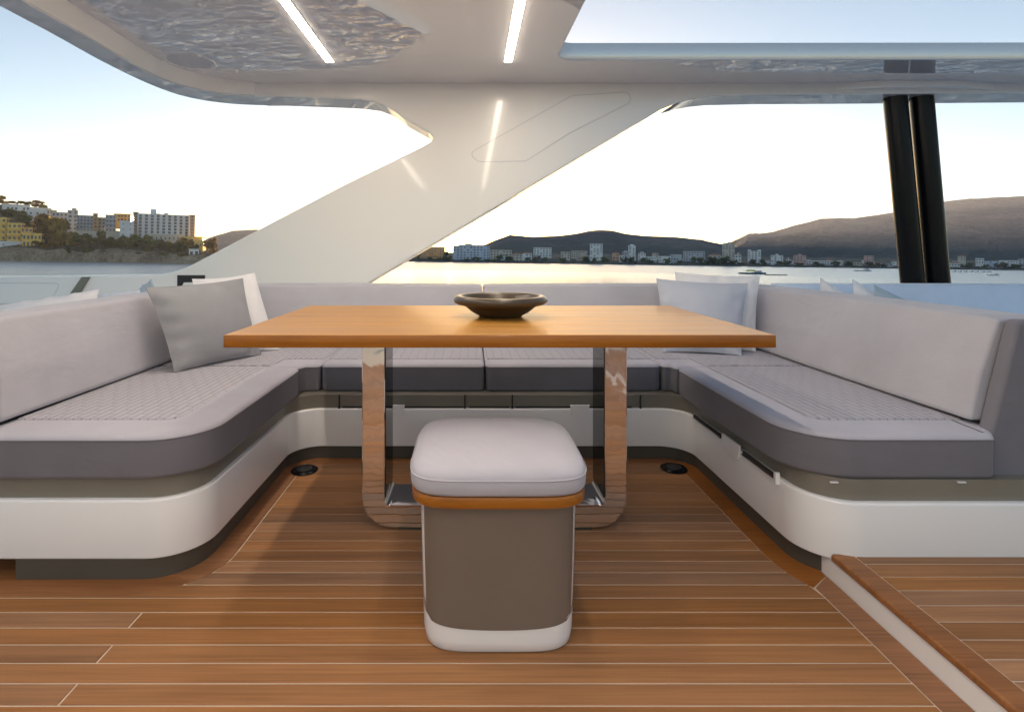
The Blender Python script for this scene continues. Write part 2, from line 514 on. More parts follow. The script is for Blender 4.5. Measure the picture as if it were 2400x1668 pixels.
cushion(lc, ZC0, ZC1, rpoly([(-1.44, 1.745, 0.01), (-0.925, 1.745, 0.05), (-0.925, 2.538, 0.01), (-1.44, 2.538, 0.01)], 4), QLT)
cc = rpoly([(-1.46, 2.553, 0.02), (-0.80, 2.553, 0.02), (-0.775, 2.604, 0.01), (-0.712, 2.604, 0.02), (-0.712, 3.16, 0.02), (-1.46, 3.16, 0.02)], 4)
cushion(cc, ZC0, ZC1, rpoly([(-1.44, 2.562, 0.01), (-0.925, 2.562, 0.01), (-0.905, 2.72, 0.02), (-0.72, 2.72, 0.01), (-0.72, 3.14, 0.01), (-1.44, 3.14, 0.01)], 4), QLT)
bl = rpoly([(-0.704, 2.604, 0.03), (0.066, 2.604, 0.03), (0.066, 3.16, 0.02), (-0.704, 3.16, 0.02)], 5)
cushion(bl, ZC0, ZC1, rpoly([(-0.694, 2.72, 0.01), (0.056, 2.72, 0.01), (0.056, 3.14, 0.01), (-0.694, 3.14, 0.01)], 3), QLTX)
br_ = rpoly([(0.074, 2.604, 0.03), (0.90, 2.604, 0.03), (0.90, 3.16, 0.02), (0.074, 3.16, 0.02)], 5)
cushion(br_, ZC0, ZC1, rpoly([(0.084, 2.72, 0.01), (0.89, 2.72, 0.01), (0.89, 3.14, 0.01), (0.084, 3.14, 0.01)], 3), QLTX)
cr = rpoly([(1.60, 3.16, 0.02), (0.908, 3.16, 0.02), (0.908, 2.604, 0.02), (0.945, 2.604, 0.01), (0.955, 2.553, 0.02), (1.60, 2.553, 0.02)], 4)
cushion(cr, ZC0, ZC1, rpoly([(1.585, 3.14, 0.01), (0.918, 3.14, 0.01), (0.918, 2.72, 0.01), (1.085, 2.72, 0.02), (1.085, 2.562, 0.01), (1.585, 2.562, 0.01)], 4), QLT)
rc = rpoly([(0.955, 2.545, 0.03), (0.955, 1.605, 0.18), (1.522, 1.605, 0.015), (1.60, 1.70, 0.02), (1.60, 2.545, 0.02)], 8)
cushion(rc, ZC0, ZC1, rpoly([(1.085, 2.538, 0.01), (1.085, 1.745, 0.05), (1.56, 1.745, 0.01), (1.56, 2.538, 0.01)], 4), QLT)

def bolster(prof, axis, a, b, name, mat, parent, r=0.022, wob=0.0):
    """closed cross-section swept along x or y with soft ends"""
    rs = []
    stops = [(a, r), (a + r * 0.3, r * 0.3), (a + r, 0)]
    n_ = 14
    for k in range(1, n_):
        t = k / n_
        stops.append((a + r + (b - a - 2 * r) * t, -wob * math.sin(math.pi * t)))
    stops += [(b - r, 0), (b - r * 0.3, r * 0.3), (b, r)]
    for s, d in stops:
        ring = inset(prof, d) if d else prof
        rs.append([(u, s, v) if axis == 'y' else (s, u, v) for u, v in ring])
    return part(MB().rings(rs), name, mat, parent, True, 50)

# backrests: left, two at the back, right, with charcoal end panels
pl_ = rpoly([(-1.60, 0.438, 0.02), (-1.425, 0.438, 0.012), (-1.42, 0.452, 0.01), (-1.428, 0.58, 0.3), (-1.455, 0.752, 0.018), (-1.575, 0.758, 0.02)], 5)
bolster(pl_, 'y', 1.672, 3.17, 'backrest', FABL, sofa, 0.010, 0.004)
pr_ = rpoly([(1.534, 0.438, 0.012), (1.83, 0.438, 0.02), (1.83, 0.752, 0.03), (1.617, 0.752, 0.018), (1.56, 0.58, 0.3), (1.532, 0.452, 0.01)], 5)
bolster(pr_, 'y', 1.692, 3.17, 'backrest', FABL, sofa, 0.010, 0.004)
pb_ = rpoly([(3.10, 0.438, 0.012), (3.42, 0.438, 0.02), (3.42, 0.755, 0.03), (3.205, 0.755, 0.018), (3.125, 0.50, 0.1), (3.105, 0.452, 0.01)], 5)
bolster(pb_, 'x', -1.56, 0.069, 'backrest', FABL, sofa, 0.012, 0.004)
bolster(pb_, 'x', 0.079, 1.78, 'backrest', FABL, sofa, 0.012, 0.004)
part(MB().box(-1.61, -1.45, 1.70, 3.40, 0.2950, 0.4375), 'gap_shade_box', DARKG, sofa, False)  # dark boxes added to draw the shadow line in the gap under the backrests
part(MB().box(1.575, 1.80, 1.70, 3.40, 0.2950, 0.4375), 'gap_shade_box', DARKG, sofa, False)
part(MB().box(-1.44, 1.57, 3.135, 3.40, 0.2950, 0.4375), 'gap_shade_box', DARKG, sofa, False)
pe = rpoly([(1.548, 0.278, 0.01), (1.90, 0.278, 0.01), (1.90, 0.752, 0.03), (1.632, 0.752, 0.022), (1.548, 0.415, 0.02)], 4)
o = bolster(pe, 'y', 1.640, 1.688, 'end_panel', FABD, sofa, 0.010)
o['label'] = 'charcoal end panel of the right backrest'
pe2 = rpoly([(-1.62, 0.278, 0.01), (-1.438, 0.278, 0.01), (-1.438, 0.412, 0.02), (-1.468, 0.752, 0.022), (-1.62, 0.758, 0.03)], 4)
bolster(pe2, 'y', 1.62, 1.668, 'end_panel', FABD, sofa, 0.010)
part(MB().box(1.535, 1.5405, 1.632, 1.638, 0.30, 0.40), 'zip_edge', CHROME, sofa, False)

# ---- lounge pads either side (only their tops show over the backrests)
rl = empty('outer_lounge', (2.9, 3.0, DH)); tag(rl, 'blue-grey lounge backrest beyond the right-hand sofa backrest', 'lounge seat')
pbo = rpoly([(3.16, 0.30, 0.01), (3.44, 0.30, 0.02), (3.44, 0.757, 0.03), (3.262, 0.757, 0.025), (3.20, 0.5, 0.1)], 5)
bolster(pbo, 'x', 1.86, 4.6, 'backrest', FABB, rl, 0.014)
part(MB().prism(rpoly([(1.86, 2.2, .04), (4.6, 2.2, .04), (4.6, 3.18, .02), (1.86, 3.18, .02)], 4), 0.32, 0.44, bt=0.03, bb=0.01, seg=3), 'seat_cushion', FABB, rl)
part(MB().box(2.0, 4.55, 2.25, 3.4, DH + 0.0005, 0.318), 'base_moulding', GELB, rl, False)
ll = empty('sun_pad', (-2.4, 2.8, 0)); tag(ll, 'pale sun pad behind the left-hand sofa backrest', 'sun pad')
part(MB().prism(rpoly([(-3.5, 1.9, .06), (-1.68, 1.9, .06), (-1.68, 3.6, .06), (-3.5, 3.6, .06)], 4), 0.34, 0.50, bt=0.04, bb=0.01, seg=3), 'pad_cushion', PILW, ll)
part(MB().box(-3.45, -1.70, 1.95, 3.58, 0.0005, 0.338), 'base_moulding', GELB, ll, False)

# ---- pillows
def pillow(name, TL, TR, BL, BR, thick, mat, label, group, seed=0, pinch=0.06):
    rnd = random.Random(seed)
    TL, TR, BL, BR = map(Vector, (TL, TR, BL, BR))
    base = (BL + BR) / 2
    o = empty(name, base); tag(o, label, 'pillow', group)
    N = 26
    nrm = ((TR - TL) + (BR - BL)).cross((TL - BL) + (TR - BR)).normalized()
    ph = [rnd.uniform(0, 6.28) for _ in range(6)]
    def pt(u, v, side):
        uu = 0.5 + (u - 0.5) * (1 - pinch * 4 * v * (1 - v)); vv = 0.5 + (v - 0.5) * (1 - pinch * 4 * u * (1 - u))
        p = BL.lerp(BR, uu).lerp(TL.lerp(TR, uu), vv)
        a, b = 2 * u - 1, 2 * v - 1
        h = max(0, (1 - a * a)) ** 0.62 * max(0, (1 - b * b)) ** 0.62
        wr = 0.0
        ed = (1 - h)
        for k in range(3):
            wr += math.sin(ph[k] + (u * (13 + 7 * k) + v * (9 - 11 * k))) * 0.004 * ed * (h > 0.02)
        cr = math.sin(ph[3] + 30 * v) * math.exp(-((u) / 0.16) ** 2) * 0.006 + math.sin(ph[4] + 26 * u) * math.exp(-((1 - v) / 0.14) ** 2) * 0.005 + math.sin(ph[5] + 28 * v) * math.exp(-((1 - u) / 0.14) ** 2) * 0.004
        return p + nrm * side * (thick * 0.5 * h + 0.0022 + (wr + cr) * (h > 0.01) * min(1, h * 4))
    mb = MB()
    for side in (1, -1):
        vs = [pt(i / N, j / N, side) for j in range(N + 1) for i in range(N + 1)]
        fs = [(j * (N + 1) + i, j * (N + 1) + i + 1, (j + 1) * (N + 1) + i + 1, (j + 1) * (N + 1) + i) for j in range(N) for i in range(N)]
        mb.add(vs, fs)
    me = mb.mesh('cover', mat, True, 180)
    bm = bmesh.new(); bm.from_mesh(me); bmesh.ops.remove_doubles(bm, verts=bm.verts, dist=1e-5)
    bmesh.ops.recalc_face_normals(bm, faces=bm.faces); bm.to_mesh(me); bm.free()
    me.polygons.foreach_set('use_smooth', [True] * len(me.polygons))
    c = bpy.data.objects.new('cover', me); C.objects.link(c); keep(c, o)
    # edge seam
    rim = [pt(i / N, 0, 0) for i in range(N)] + [pt(1, j / N, 0) for j in range(N)] + [pt(1 - i / N, 1, 0) for i in range(N)] + [pt(0, 1 - j / N, 0) for j in range(N)]
    ctr = (TL + TR + BL + BR) / 4
    sm = MB(); r = 0.0032; rings = []
    for p in rim:
        d = (p - ctr).normalized()
        rings.append([p + d * r * math.cos(t) + nrm * r * math.sin(t) for t in (0, 1.57, 3.14, 4.71)])
    rings.append(rings[0])
    sm.rings(rings, False, False)
    s_ = bpy.data.objects.new('seam', sm.mesh('seam', mat)); C.objects.link(s_); keep(s_, o)
    return o
G1 = 'pillows in the left corner of the sofa'; G2 = 'pillows in the right corner of the sofa'; G3 = 'pillows on the outer lounges'
ZS = ZC1 + 0.006
pillow('pillow', (-1.43, 2.84, .812), (-1.165, 2.98, .838), (-1.33, 2.72, ZS), (-1.02, 2.95, ZS), 0.13, PILW, 'white pillow tucked behind the grey one at the left end of the table', G1, 1)
pillow('pillow', (-1.40, 2.38, .800), (-1.155, 2.80, .818), (-1.285, 2.40, ZS), (-1.065, 2.81, ZS), 0.14, PILG, 'grey pillow leaning on the left backrest', G1, 2)
pillow('pillow', (1.15, 3.10, .838), (1.575, 3.00, .822), (1.12, 3.00, ZS), (1.50, 2.90, ZS), 0.12, PILW, 'white pillow standing behind the lilac grey one at the right end of the table', G2, 3)
pillow('pillow', (1.02, 3.02, .805), (1.47, 2.92, .785), (1.00, 2.88, ZS), (1.37, 2.79, ZS), 0.13, PILGR, 'lilac grey pillow with a dented top edge in the right sofa corner', G2, 4)
pillow('pillow', (1.915, 3.02, .812), (2.24, 2.98, .60), (1.865, 2.96, .445), (2.2, 2.90, .445), 0.12, PILW, 'white pillow tip peeking over the right backrest, nearer the table', G3, 5)
pillow('pillow', (2.105, 3.04, .800), (2.45, 3.0, .60), (2.07, 2.97, .445), (2.45, 2.9, .445), 0.11, PILW, 'white pillow tip peeking over the right backrest, beside the pale blue one', G3, 6)
pillow('pillow', (2.19, 2.99, .772), (2.62, 2.95, .575), (2.13, 2.93, .445), (2.6, 2.85, .445), 0.10, PILB, 'pale blue pillow peeking over the right backrest', G3, 7)
pillow('pillow', (-2.23, 2.62, .70), (-1.87, 2.78, .765), (-2.2, 2.5, .505), (-1.80, 2.62, .505), 0.14, PILW, 'crumpled white pillow peeking over the left backrest, near the picture edge', G3, 8)
pillow('pillow', (-2.16, 3.22, .705), (-1.80, 3.20, .745), (-2.2, 3.1, .505), (-1.75, 3.05, .505), 0.14, PILW, 'white pillow lying behind the left backrest beside the pale blue one', G3, 9)
pillow('pillow', (-1.95, 3.3, .735), (-1.84, 3.18, .795), (-1.98, 3.2, .505), (-1.70, 3.02, .505), 0.12, PILB, 'pale blue pillow tip beside the grey pillow on the left', G3, 10)

# ---- dining table on a polished steel U frame
tb = empty('dining_table', (0.083, 1.975, 0)); tag(tb, 'rectangular varnished teak table on a polished steel U-shaped frame', 'table')
ZT = 0.7165
top = MB().prism(rpoly([(-0.713, 1.589, .006), (0.883, 1.589, .006), (0.883, 2.44, .006), (-0.713, 2.44, .006)], 2), ZT - 0.037, ZT - 0.0006, bt=0.003, bb=0.003, seg=2)
part(top, 'tabletop', TEAKE, tb)
for a, b in zip([1.591, 1.8055, 2.0155, 2.2255], [1.8042, 2.0142, 2.2242, 2.438]):
    part(MB().prism([(-0.709, a), (0.879, a), (0.879, b), (-0.709, b)], ZT - 0.0012, ZT, bt=0.0004), 'board', TEAKV, tb, False)
OUT = rpoly([(-0.371, 0.679), (-0.371, 0.012, 0.105), (0.537, 0.012, 0.105), (0.537, 0.679)], 12)
INN = rpoly([(-0.292, 0.679), (-0.292, 0.0885, 0.022), (0.461, 0.0885, 0.022), (0.461, 0.679)], 12)
YF, YB = 1.888, 2.063
def uframe():
    mb = MB(); n = len(OUT); b = 0.0025
    o2 = [(x + (b if x < 0.083 else -b) * 0 , z) for x, z in OUT]
    for pts in (OUT, INN): pass
    V = []
    for y, e in ((YF, b), (YF + b, 0), (YB - b, 0), (YB, b)):
        for i in range(n):
            d = Vector((INN[i][0] - OUT[i][0], INN[i][1] - OUT[i][1])).normalized() * e
            V.append((OUT[i][0] + d.x, y, OUT[i][1] + d.y))
        for i in range(n):
            d = Vector((INN[i][0] - OUT[i][0], INN[i][1] - OUT[i][1])).normalized() * e
            V.append((INN[i][0] - d.x, y, INN[i][1] - d.y))
    F = []
    for j in range(3):
        for i in range(n - 1):
            for off in (0, n):
                a = j * 2 * n + off + i
                F.append((a, a + 1, a + 1 + 2 * n, a + 2 * n))
    for i in range(n - 1):
        F.append((i, i + 1, n + i + 1, n + i)); k = 6 * n; F.append((k + i, k + i + 1, k + n + i + 1, k + n + i))
    return mb.add(V, F)
part(uframe(), 'leg_frame', CHROME, tb, True, 30)
for xa, xb in ((-0.2915, -0.2890), (0.4580, 0.4605)):
    part(MB().box(xa, xb, YF + 0.004, YB - 0.002, 0.112, 0.6785), 'glass_lining', GLOSSB, tb, False)
part(MB().box(-0.25, 0.42, 1.90, 2.05, 0.0006, 0.0118), 'foot_plate', TOE, tb, False)
part(MB().box(-0.10, 0.27, 1.80, 2.16, ZT - 0.049, ZT - 0.0375), 'fixing_plate', BLACKM, tb, False)

# ---- bowl
bw = empty('bowl', (0.1115, 2.04, ZT)); tag(bw, 'dark bronze bowl with a thick rolled rim on the table', 'bowl')
prof = [(0.0, 0.0012), (0.078, 0.0012), (0.083, 0.006), (0.105, 0.018), (0.130, 0.038), (0.138, 0.044), (0.160, 0.047), (0.170, 0.053), (0.1735, 0.062), (0.170, 0.071), (0.160, 0.077), (0.148, 0.077), (0.140, 0.071), (0.134, 0.062), (0.115, 0.040), (0.085, 0.022), (0.045, 0.014), (0.0, 0.012)]
bo = link(bpy.data.objects.new('basin', MB().lathe([(max(r, 0.0004), z) for r, z in prof], n=64).mesh('basin', BOWLM, True, 60)), bw)

# ---- stool
st = empty('stool', (0.0695, 1.50, 0)); tag(st, 'square stool with grey dome cushion, teak band and taupe front panel', 'stool')
def sup(w, d, n=5.2, seg=72):
    out = []; w *= 1.085
    for i in range(seg):
        a = 2 * math.pi * (i + 0.5) / seg
        c, s = math.cos(a), math.sin(a)
        out.append((0.5 * w * math.copysign(abs(c) ** (2 / n), c), 0.5 * d * math.copysign(abs(s) ** (2 / n), s)))
    return out
def sp(w, d, z, n=5.2): return [(x, y, z) for x, y in sup(w, d, n)]
link(bpy.data.objects.new('shell', MB().rings([sp(.330, .360, .0006), sp(.340, .372, .008), sp(.346, .382, .030), sp(.349, .385, .08), sp(.356, .387, .20), sp(.362, .388, .3565)]).mesh('shell', GELB, True, 40)), st)
def front_panel():
    mb = MB(); rows, cols = 26, 30; V = []; F = []
    for j in range(rows + 1):
        z = 0.072 + (0.3568 - 0.072) * j / rows
        w, d = (lerp_tab([(0, .340), (.08, .349), (.2, .356), (.357, .362)], z), lerp_tab([(0, .372), (.08, .385), (.2, .387), (.357, .388)], z))
        t = min(1, (z - 0.072) / 0.045)
        w *= 1.085
        half = 1.085 * (0.150 + 0.020 * math.sqrt(max(0, 1 - (1 - t) ** 2))) * (1 + 0.05 * (z - .07) / .29)
        for i in range(cols + 1):
            x = half * (2 * i / cols - 1)
            n_ = 5.2
            xx = min(0.999, abs(x) / (w / 2))
            y = -d / 2 * (1 - xx ** n_) ** (1 / n_)
            V.append((x, y - 0.0035, z - 0.010 * (1 - (2 * i / cols - 1) ** 2) * (1 - t) ))
    for j in range(rows):
        for i in range(cols):
            a = j * (cols + 1) + i; F.append((a, a + 1, a + cols + 2, a + cols + 1))
    k = len(V); V2 = [(x, y + 0.006, z) for x, y, z in V]
    ring = [i for i in range(cols + 1)] + [j * (cols + 1) + cols for j in range(1, rows + 1)] + [rows * (cols + 1) + i for i in range(cols - 1, -1, -1)] + [j * (cols + 1) for j in range(rows - 1, 0, -1)]
    for a, b in zip(ring, ring[1:] + ring[:1]): F.append((a, b, b + k, a + k))
    return mb.add(V + V2, F)
link(bpy.data.objects.new('front_panel', front_panel().mesh('front_panel', STOOLP, True, 40)), st)
link(bpy.data.objects.new('teak_band', MB().rings([sp(.386, .418, .3567), sp(.398, .430, .3585), sp(.4, .432, .363), sp(.4, .432, .380), sp(.397, .429, .3835), sp(.38, .41, .3845)]).mesh('teak_band', TEAKE, True, 40)), st)
cu = link(bpy.data.objects.new('seat_cushion', MB().rings([sp(.384, .416, .3846), sp(.398, .430, .387), sp(.404, .437, .394), sp(.406, .439, .410), sp(.404, .437, .424), sp(.399, .431, .431), sp(.388, .420, .440, 5), sp(.355, .387, .448, 4.6), sp(.29, .32, .455, 4), sp(.19, .21, .460, 3.2), sp(.07, .07, .462, 2.4)]).mesh('seat_cushion', FABS, True, 80)), st)
link(bpy.data.objects.new('piping', MB().rings([sp(.4055, .4385, .4215), sp(.4085, .4415, .424), sp(.4045, .4375, .4265)], False, False).mesh('piping', FABS)), cu)

# ---- floor fittings
for x, y, lb in ((-0.722, 2.405, 'round black fitting set in the deck under the left end of the table'), (0.895, 2.425, 'round black fitting set in the deck under the right end of the table')):
    e = empty('deck_fitting', (x, y, 0)); tag(e, lb, 'deck fitting', 'round fittings in the deck')
    link(bpy.data.objects.new('flange', MB().lathe([(0.0005, 0.0007), (0.056, 0.0007), (0.057, 0.005), (0.050, 0.010), (0.042, 0.008), (0.0005, 0.008)], n=36).mesh('flange', BLACKP)), e)
    link(bpy.data.objects.new('cap', MB().lathe([(0.0005, 0.0082), (0.034, 0.0082), (0.033, 0.012), (0.0005, 0.013)], n=28).mesh('cap', BLACKM)), e)

# ------------------------------------------------------------------ hardtop
YP = 3.70
def F(px, py): return ((px - 1102) * YP / 1293, EYE - (py - 587) * YP / 1293)
ht = empty('hardtop', (0.3, 3.8, 0.3)); tag(ht, 'white glossy hardtop with raked side pillar and open sunroof overhead', 'hardtop')
ZR = 2.08
fr = [(-1.45, 2.17), (5.4, 2.17), (5.4, 2.028)]
fr += [F(*p) for p in ((2021, 221), (1810, 222), (1688, 224.6), (1645, 229), (1610, 236), (1575, 246), (1548, 257), (1525, 271), (1480, 297), (857, 667))]
fr += [(-0.72, 0.62), (-0.85, 0.33), (-7.0, 0.33), (-7.0, 0.79)]
fr += [F(*p) for p in ((0, 650), (329, 646), (375, 643), (405, 638), (432, 629), (470, 610), (601, 541), (800, 437), (990, 344), (1006, 335), (1012, 330), (1014, 324), (1012, 318), (1003, 310), (947, 279), (926, 262), (905, 249), (877, 239), (840, 234), (800, 231.6), (646, 226))]
fr += [(-1.45, 1.993)]
def xz_slab(outline, y0, y1, b=0.01, seg=3):
    rs = []
    for k in range(seg + 1):
        a = math.pi / 2 * k / seg
        rs.append([(x, y0 + b * (1 - math.sin(a)), z) for x, z in inset(outline, b * (1 - math.cos(a)))])
    rs = rs[::-1]
    rs.append([(x, y1, z) for x, z in outline])
    return MB().rings(rs)
mbf = xz_slab(fr, YP, 3.95); n_ = len(fr)
for i in list(range(2, 10)) + list(range(33, 39)): mbf.mi[3 * n_ + i] = 1
part(mbf, 'side_frame', [GEL, GELR], ht, True, 9)
# ceiling panel with the sunroof opening
cl = rpoly([(-1.83, -3.0), (5.4, -3.0), (5.4, -2.2), (0.60, -2.2, .15), (0.505, 3.25, .10), (5.4, 3.235), (5.4, 3.705), (-1.46, 3.705), (-1.60, 3.64), (-1.70, 3.565), (-1.78, 3.46), (-1.83, 3.35), (-1.85, 3.2), (-1.85, 2.9), (-1.83, 2.3)], 8)
part(MB().prism(cl, ZR, 2.182, bt=0.006, bb=0.006, seg=2), 'ceiling_panel', GELC, ht, True, 30)
# left rim: swept section round the corner
outer = [(-1.44, 3.95), (-1.62, 3.925), (-1.78, 3.86), (-1.90, 3.75), (-1.97, 3.60), (-2.01, 3.35), (-2.02, 3.0), (-2.0, 2.6), (-1.995, 2.2), (-1.99, -3.0)]
inner = [(-1.44, 3.70), (-1.58, 3.665), (-1.70, 3.59), (-1.79, 3.49), (-1.845, 3.38), (-1.87, 3.22), (-1.868, 2.95), (-1.855, 2.6), (-1.85, 2.2), (-1.85, -3.0)]
crease = [(-1.44, 3.682), (-1.555, 3.645), (-1.668, 3.565), (-1.75, 3.465), (-1.802, 3.355), (-1.825, 3.20), (-1.823, 2.94), (-1.81, 2.6), (-1.805, 2.2), (-1.805, -3.0)]
def smooth(p, n=4):
    out = []
    for i in range(len(p) - 1):
        p0, p1, p2, p3 = (Vector(p[max(0, i - 1)]), Vector(p[i]), Vector(p[i + 1]), Vector(p[min(len(p) - 1, i + 2)]))
        if i >= len(p) - 3: out.append(tuple(p1)); continue
        for k in range(n):
            t = k / n
            q = 0.5 * ((2 * p1) + (p2 - p0) * t + (2 * p0 - 5 * p1 + 4 * p2 - p3) * t * t + (3 * p1 - p0 - 3 * p2 + p3) * t ** 3)
            out.append(tuple(q))
    return out + [tuple(p[-1])]
so, si, sc_ = smooth(outer), smooth(inner), smooth(crease)
rr = []
for a, b, c in zip(so, si, sc_):
    m = (b[0] * .96 + a[0] * .04, b[1] * .96 + a[1] * .04); m2 = (a[0] * .95 + b[0] * .05, a[1] * .95 + b[1] * .05)
    u = (c[0] * .35 + b[0] * .65, c[1] * .35 + b[1] * .65)
    rr.append([(*c, ZR - 0.0005), (*u, 2.035), (*b, 2.0), (*m, 1.993), (*m2, 1.993), (*a, 2.004), (*a, 2.165), (*c, 2.175)])
mbr = MB().rings(rr)
for i in range((len(rr) - 1) * 8):
    if i % 8 in (2, 3, 4): mbr.mi[i] = 1
part(mbr, 'edge_rim', [GEL, GELR], ht, True, 25)
# light strips, speaker, hatch, slots
for x in (-0.832, 0.2245):
    s_ = part(MB().box(x - 0.026, x + 0.026, -2.6, 3.276, ZR - 0.0035, ZR - 0.0004), 'light_strip', GEL, ht, False)
    part_ = bpy.data.objects.new('diffuser', MB().box(x - 0.020, x + 0.020, -2.59, 3.27, ZR - 0.0075, ZR - 0.0038).mesh('diffuser', LED, False)); C.objects.link(part_); part_.parent = s_
sp_ = part(MB().lathe([(0.0005, -0.0022), (0.126, -0.0022), (0.128, -0.0040), (0.133, -0.0036), (0.135, -0.0008)], (-1.655, 3.27, ZR), 48), 'ceiling_speaker', GEL, ht)
gr = bpy.data.objects.new('grille', MB().lathe([(0.0005, -0.0030), (0.125, -0.0030), (0.125, -0.0024)], (-1.655, 3.27, ZR), 48).mesh('grille', SPK)); C.objects.link(gr); gr.parent = sp_
hp = rpoly([(*F(1098, 360), .03), (*F(1340, 224), .10), (*F(1474, 215), .045), (*F(1481, 240), .045), (*F(1335, 314), .12), (*F(1232, 379), .05), (*F(1120, 381), .08)], 5)
s_ = part(MB().rings([[(x, YP - 0.0004, z) for x, z in hp], [(x, YP + 0.004, z) for x, z in hp]]), 'hatch_seam', SPK, ht, False)
part(MB().rings([[(x, YP - 0.0022, z) for x, z in inset(hp, .0055)], [(x, YP - 0.0014, z) for x, z in inset(hp, .0045)], [(x, YP + 0.003, z) for x, z in inset(hp, .0045)]]), 'hatch_panel', GEL, ht)
hs = rpoly([(2.45, 3.70), (2.74, 3.635, .15), (3.26, 3.635, .15), (3.52, 3.70)], 6)
part(MB().prism(hs, 2.036, ZR - 0.0006, bb=0.012, seg=3), 'pole_housing', GEL, ht)
part(MB().prism(rpoly([(2.74, 3.71, .03), (3.28, 3.71, .03), (3.28, 3.90, .03), (2.74, 3.90, .03)], 4), 2.0165, 2.0265), 'mounting_plate', BLACKP, ht)
for (xt, xb) in ((2.925, 3.047), (3.106, 3.222)):
    xlo = xb + (xb - xt) * 0.32
    part(MB().tube((xt, 3.80, 2.018), (xlo, 3.80, 0.31), 0.0695, n=40), 'support_pole', BLACKP, ht)
# coaming details at the foot of the pillar
vt = [F(416, 645), F(481, 645), F(481, 661), F(431, 662), F(424, 677), F(416, 677)]
part(MB().rings([[(x, YP - 0.004, z) for x, z in vt], [(x, YP + 0.004, z) for x, z in vt]]), 'vent_recess', BLACKM, ht, False)
sv = [F(196, 649), F(213, 649), F(186, 694), F(165, 694)]
part(MB().rings([[(x, YP - 0.020, z) for x, z in sv], [(x, YP - 0.001, z) for x, z in sv]]), 'stanchion', STRUT, ht, False)
cp = rpoly([(*F(-260, 662),), (*F(143, 663), .02), (*F(118, 712), .02), (*F(-260, 716),)], 4)
part(MB().rings([[(x, YP - 0.0006, z) for x, z in cp], [(x, YP + 0.003, z) for x, z in cp]]), 'coaming_seam', SPK, ht, False)
part(MB().rings([[(x, YP - 0.0025, z) for x, z in inset(cp, .006)], [(x, YP + 0.003, z) for x, z in inset(cp, .005)]]), 'coaming_panel', GEL, ht, False)

# ------------------------------------------------------------------ sea and coast (level frame MW: local z = 0 is the water)
M3T = M3.transposed()
def W(px, py, d):
    """local point seen at a pixel of the photograph, d metres off"""
    r = M3T @ Vector(((px - 1102) / 1293, 1, -(py - 587) / 1293))
    k = d / r.y
    return Vector((r.x * k, d, CAM_H + r.z * k))
def outdoor(o, loc=(0, 0, 0), rz=0.0, scale=(1, 1, 1)):
    o.matrix_world = MW @ Matrix.Translation(loc) @ Matrix.Rotation(rz, 4, 'Z') @ Matrix.Diagonal((*scale, 1))
    return o

t = NT('sea_water')
v = t.coord('Object', (1, 1, 1))
v2 = t.coord('Object', (0.8, 1.6, 1), (0, 0, 0.35))
n1 = t.noise(v2, 0.62, 1.5, 0.5, 1.6)
n2 = t.noise(v, 2.0, 1.0, 0.5, 1.0)
ln = t.new('VectorMath', operation='LENGTH'); t.link(v, ln.inputs[0])
fade = t.rng(ln.outputs['Value'], 50, 300, 1.0, 0.14)
b1 = t.bump(n1, 1.0, 0.45); t.link(fade, b1.node.inputs['Strength'])
b2 = t.bump(n2, 1.0, 0.09, b1); t.link(fade, b2.node.inputs['Strength'])
t.link(b2, t.b.inputs['Normal'])
t.link(t.rng(ln.outputs['Value'], 50, 350, 0.03, 0.27), t.b.inputs['Roughness'])   # unresolved ripples further out
t.set(Base_Color=(0.34, 0.37, 0.38, 1), IOR=1.8)
SEA = t.m
sea = MB().add([(-8000, -6000, 0), (8000, -6000, 0), (8000, 5500, 0), (-8000, 5500, 0)], [(0, 1, 2, 3)]).build('sea', SEA, None, False)
outdoor(sea); tag(sea, kind='structure')

def land(name, stops, scale=0.02, bump=0.6, bscale=0.15, bd=3.0, upper=None, zr=(40, 170)):
    t = NT(name); v = t.coord()
    f = t.noise(v, scale, 8, 0.65, 0.3)
    f2 = t.noise(v, scale * 9, 5, 0.7)
    a = t.new('Math', operation='MULTIPLY_ADD'); a.inputs[1].default_value = 0.45
    b = t.new('Math', operation='MULTIPLY'); b.inputs[1].default_value = 0.55
    t.link(f, b.inputs[0]); t.link(f2, a.inputs[0]); t.link(b.outputs[0], a.inputs[2])
    f3 = t.noise(v, scale * 30, 4, 0.75)
    a2 = t.new('Math', operation='MULTIPLY_ADD'); a2.inputs[1].default_value = 0.5; a2.inputs[2].default_value = -0.25
    t.link(f3, a2.inputs[0])
    a3 = t.new('Math', operation='ADD'); t.link(a.outputs[0], a3.inputs[0]); t.link(a2.outputs[0], a3.inputs[1])
    col = t.ramp(a3.outputs[0], stops)
    if upper:
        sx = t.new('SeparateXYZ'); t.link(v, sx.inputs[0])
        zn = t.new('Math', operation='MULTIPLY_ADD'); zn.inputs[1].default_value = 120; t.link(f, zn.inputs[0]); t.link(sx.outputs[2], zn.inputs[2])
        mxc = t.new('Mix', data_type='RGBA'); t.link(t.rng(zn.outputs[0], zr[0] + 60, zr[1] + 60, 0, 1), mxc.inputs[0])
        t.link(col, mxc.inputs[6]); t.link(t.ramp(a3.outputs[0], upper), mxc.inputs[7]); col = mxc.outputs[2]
    t.link(col, t.b.inputs['Base Color'])
    t.set(Roughness=0.95); t.b.inputs['Specular IOR Level'].default_value = 0.1
    t.link(t.bump(t.noise(v, bscale, 6, 0.7), bump, bd), t.b.inputs['Normal'])
    return t.m
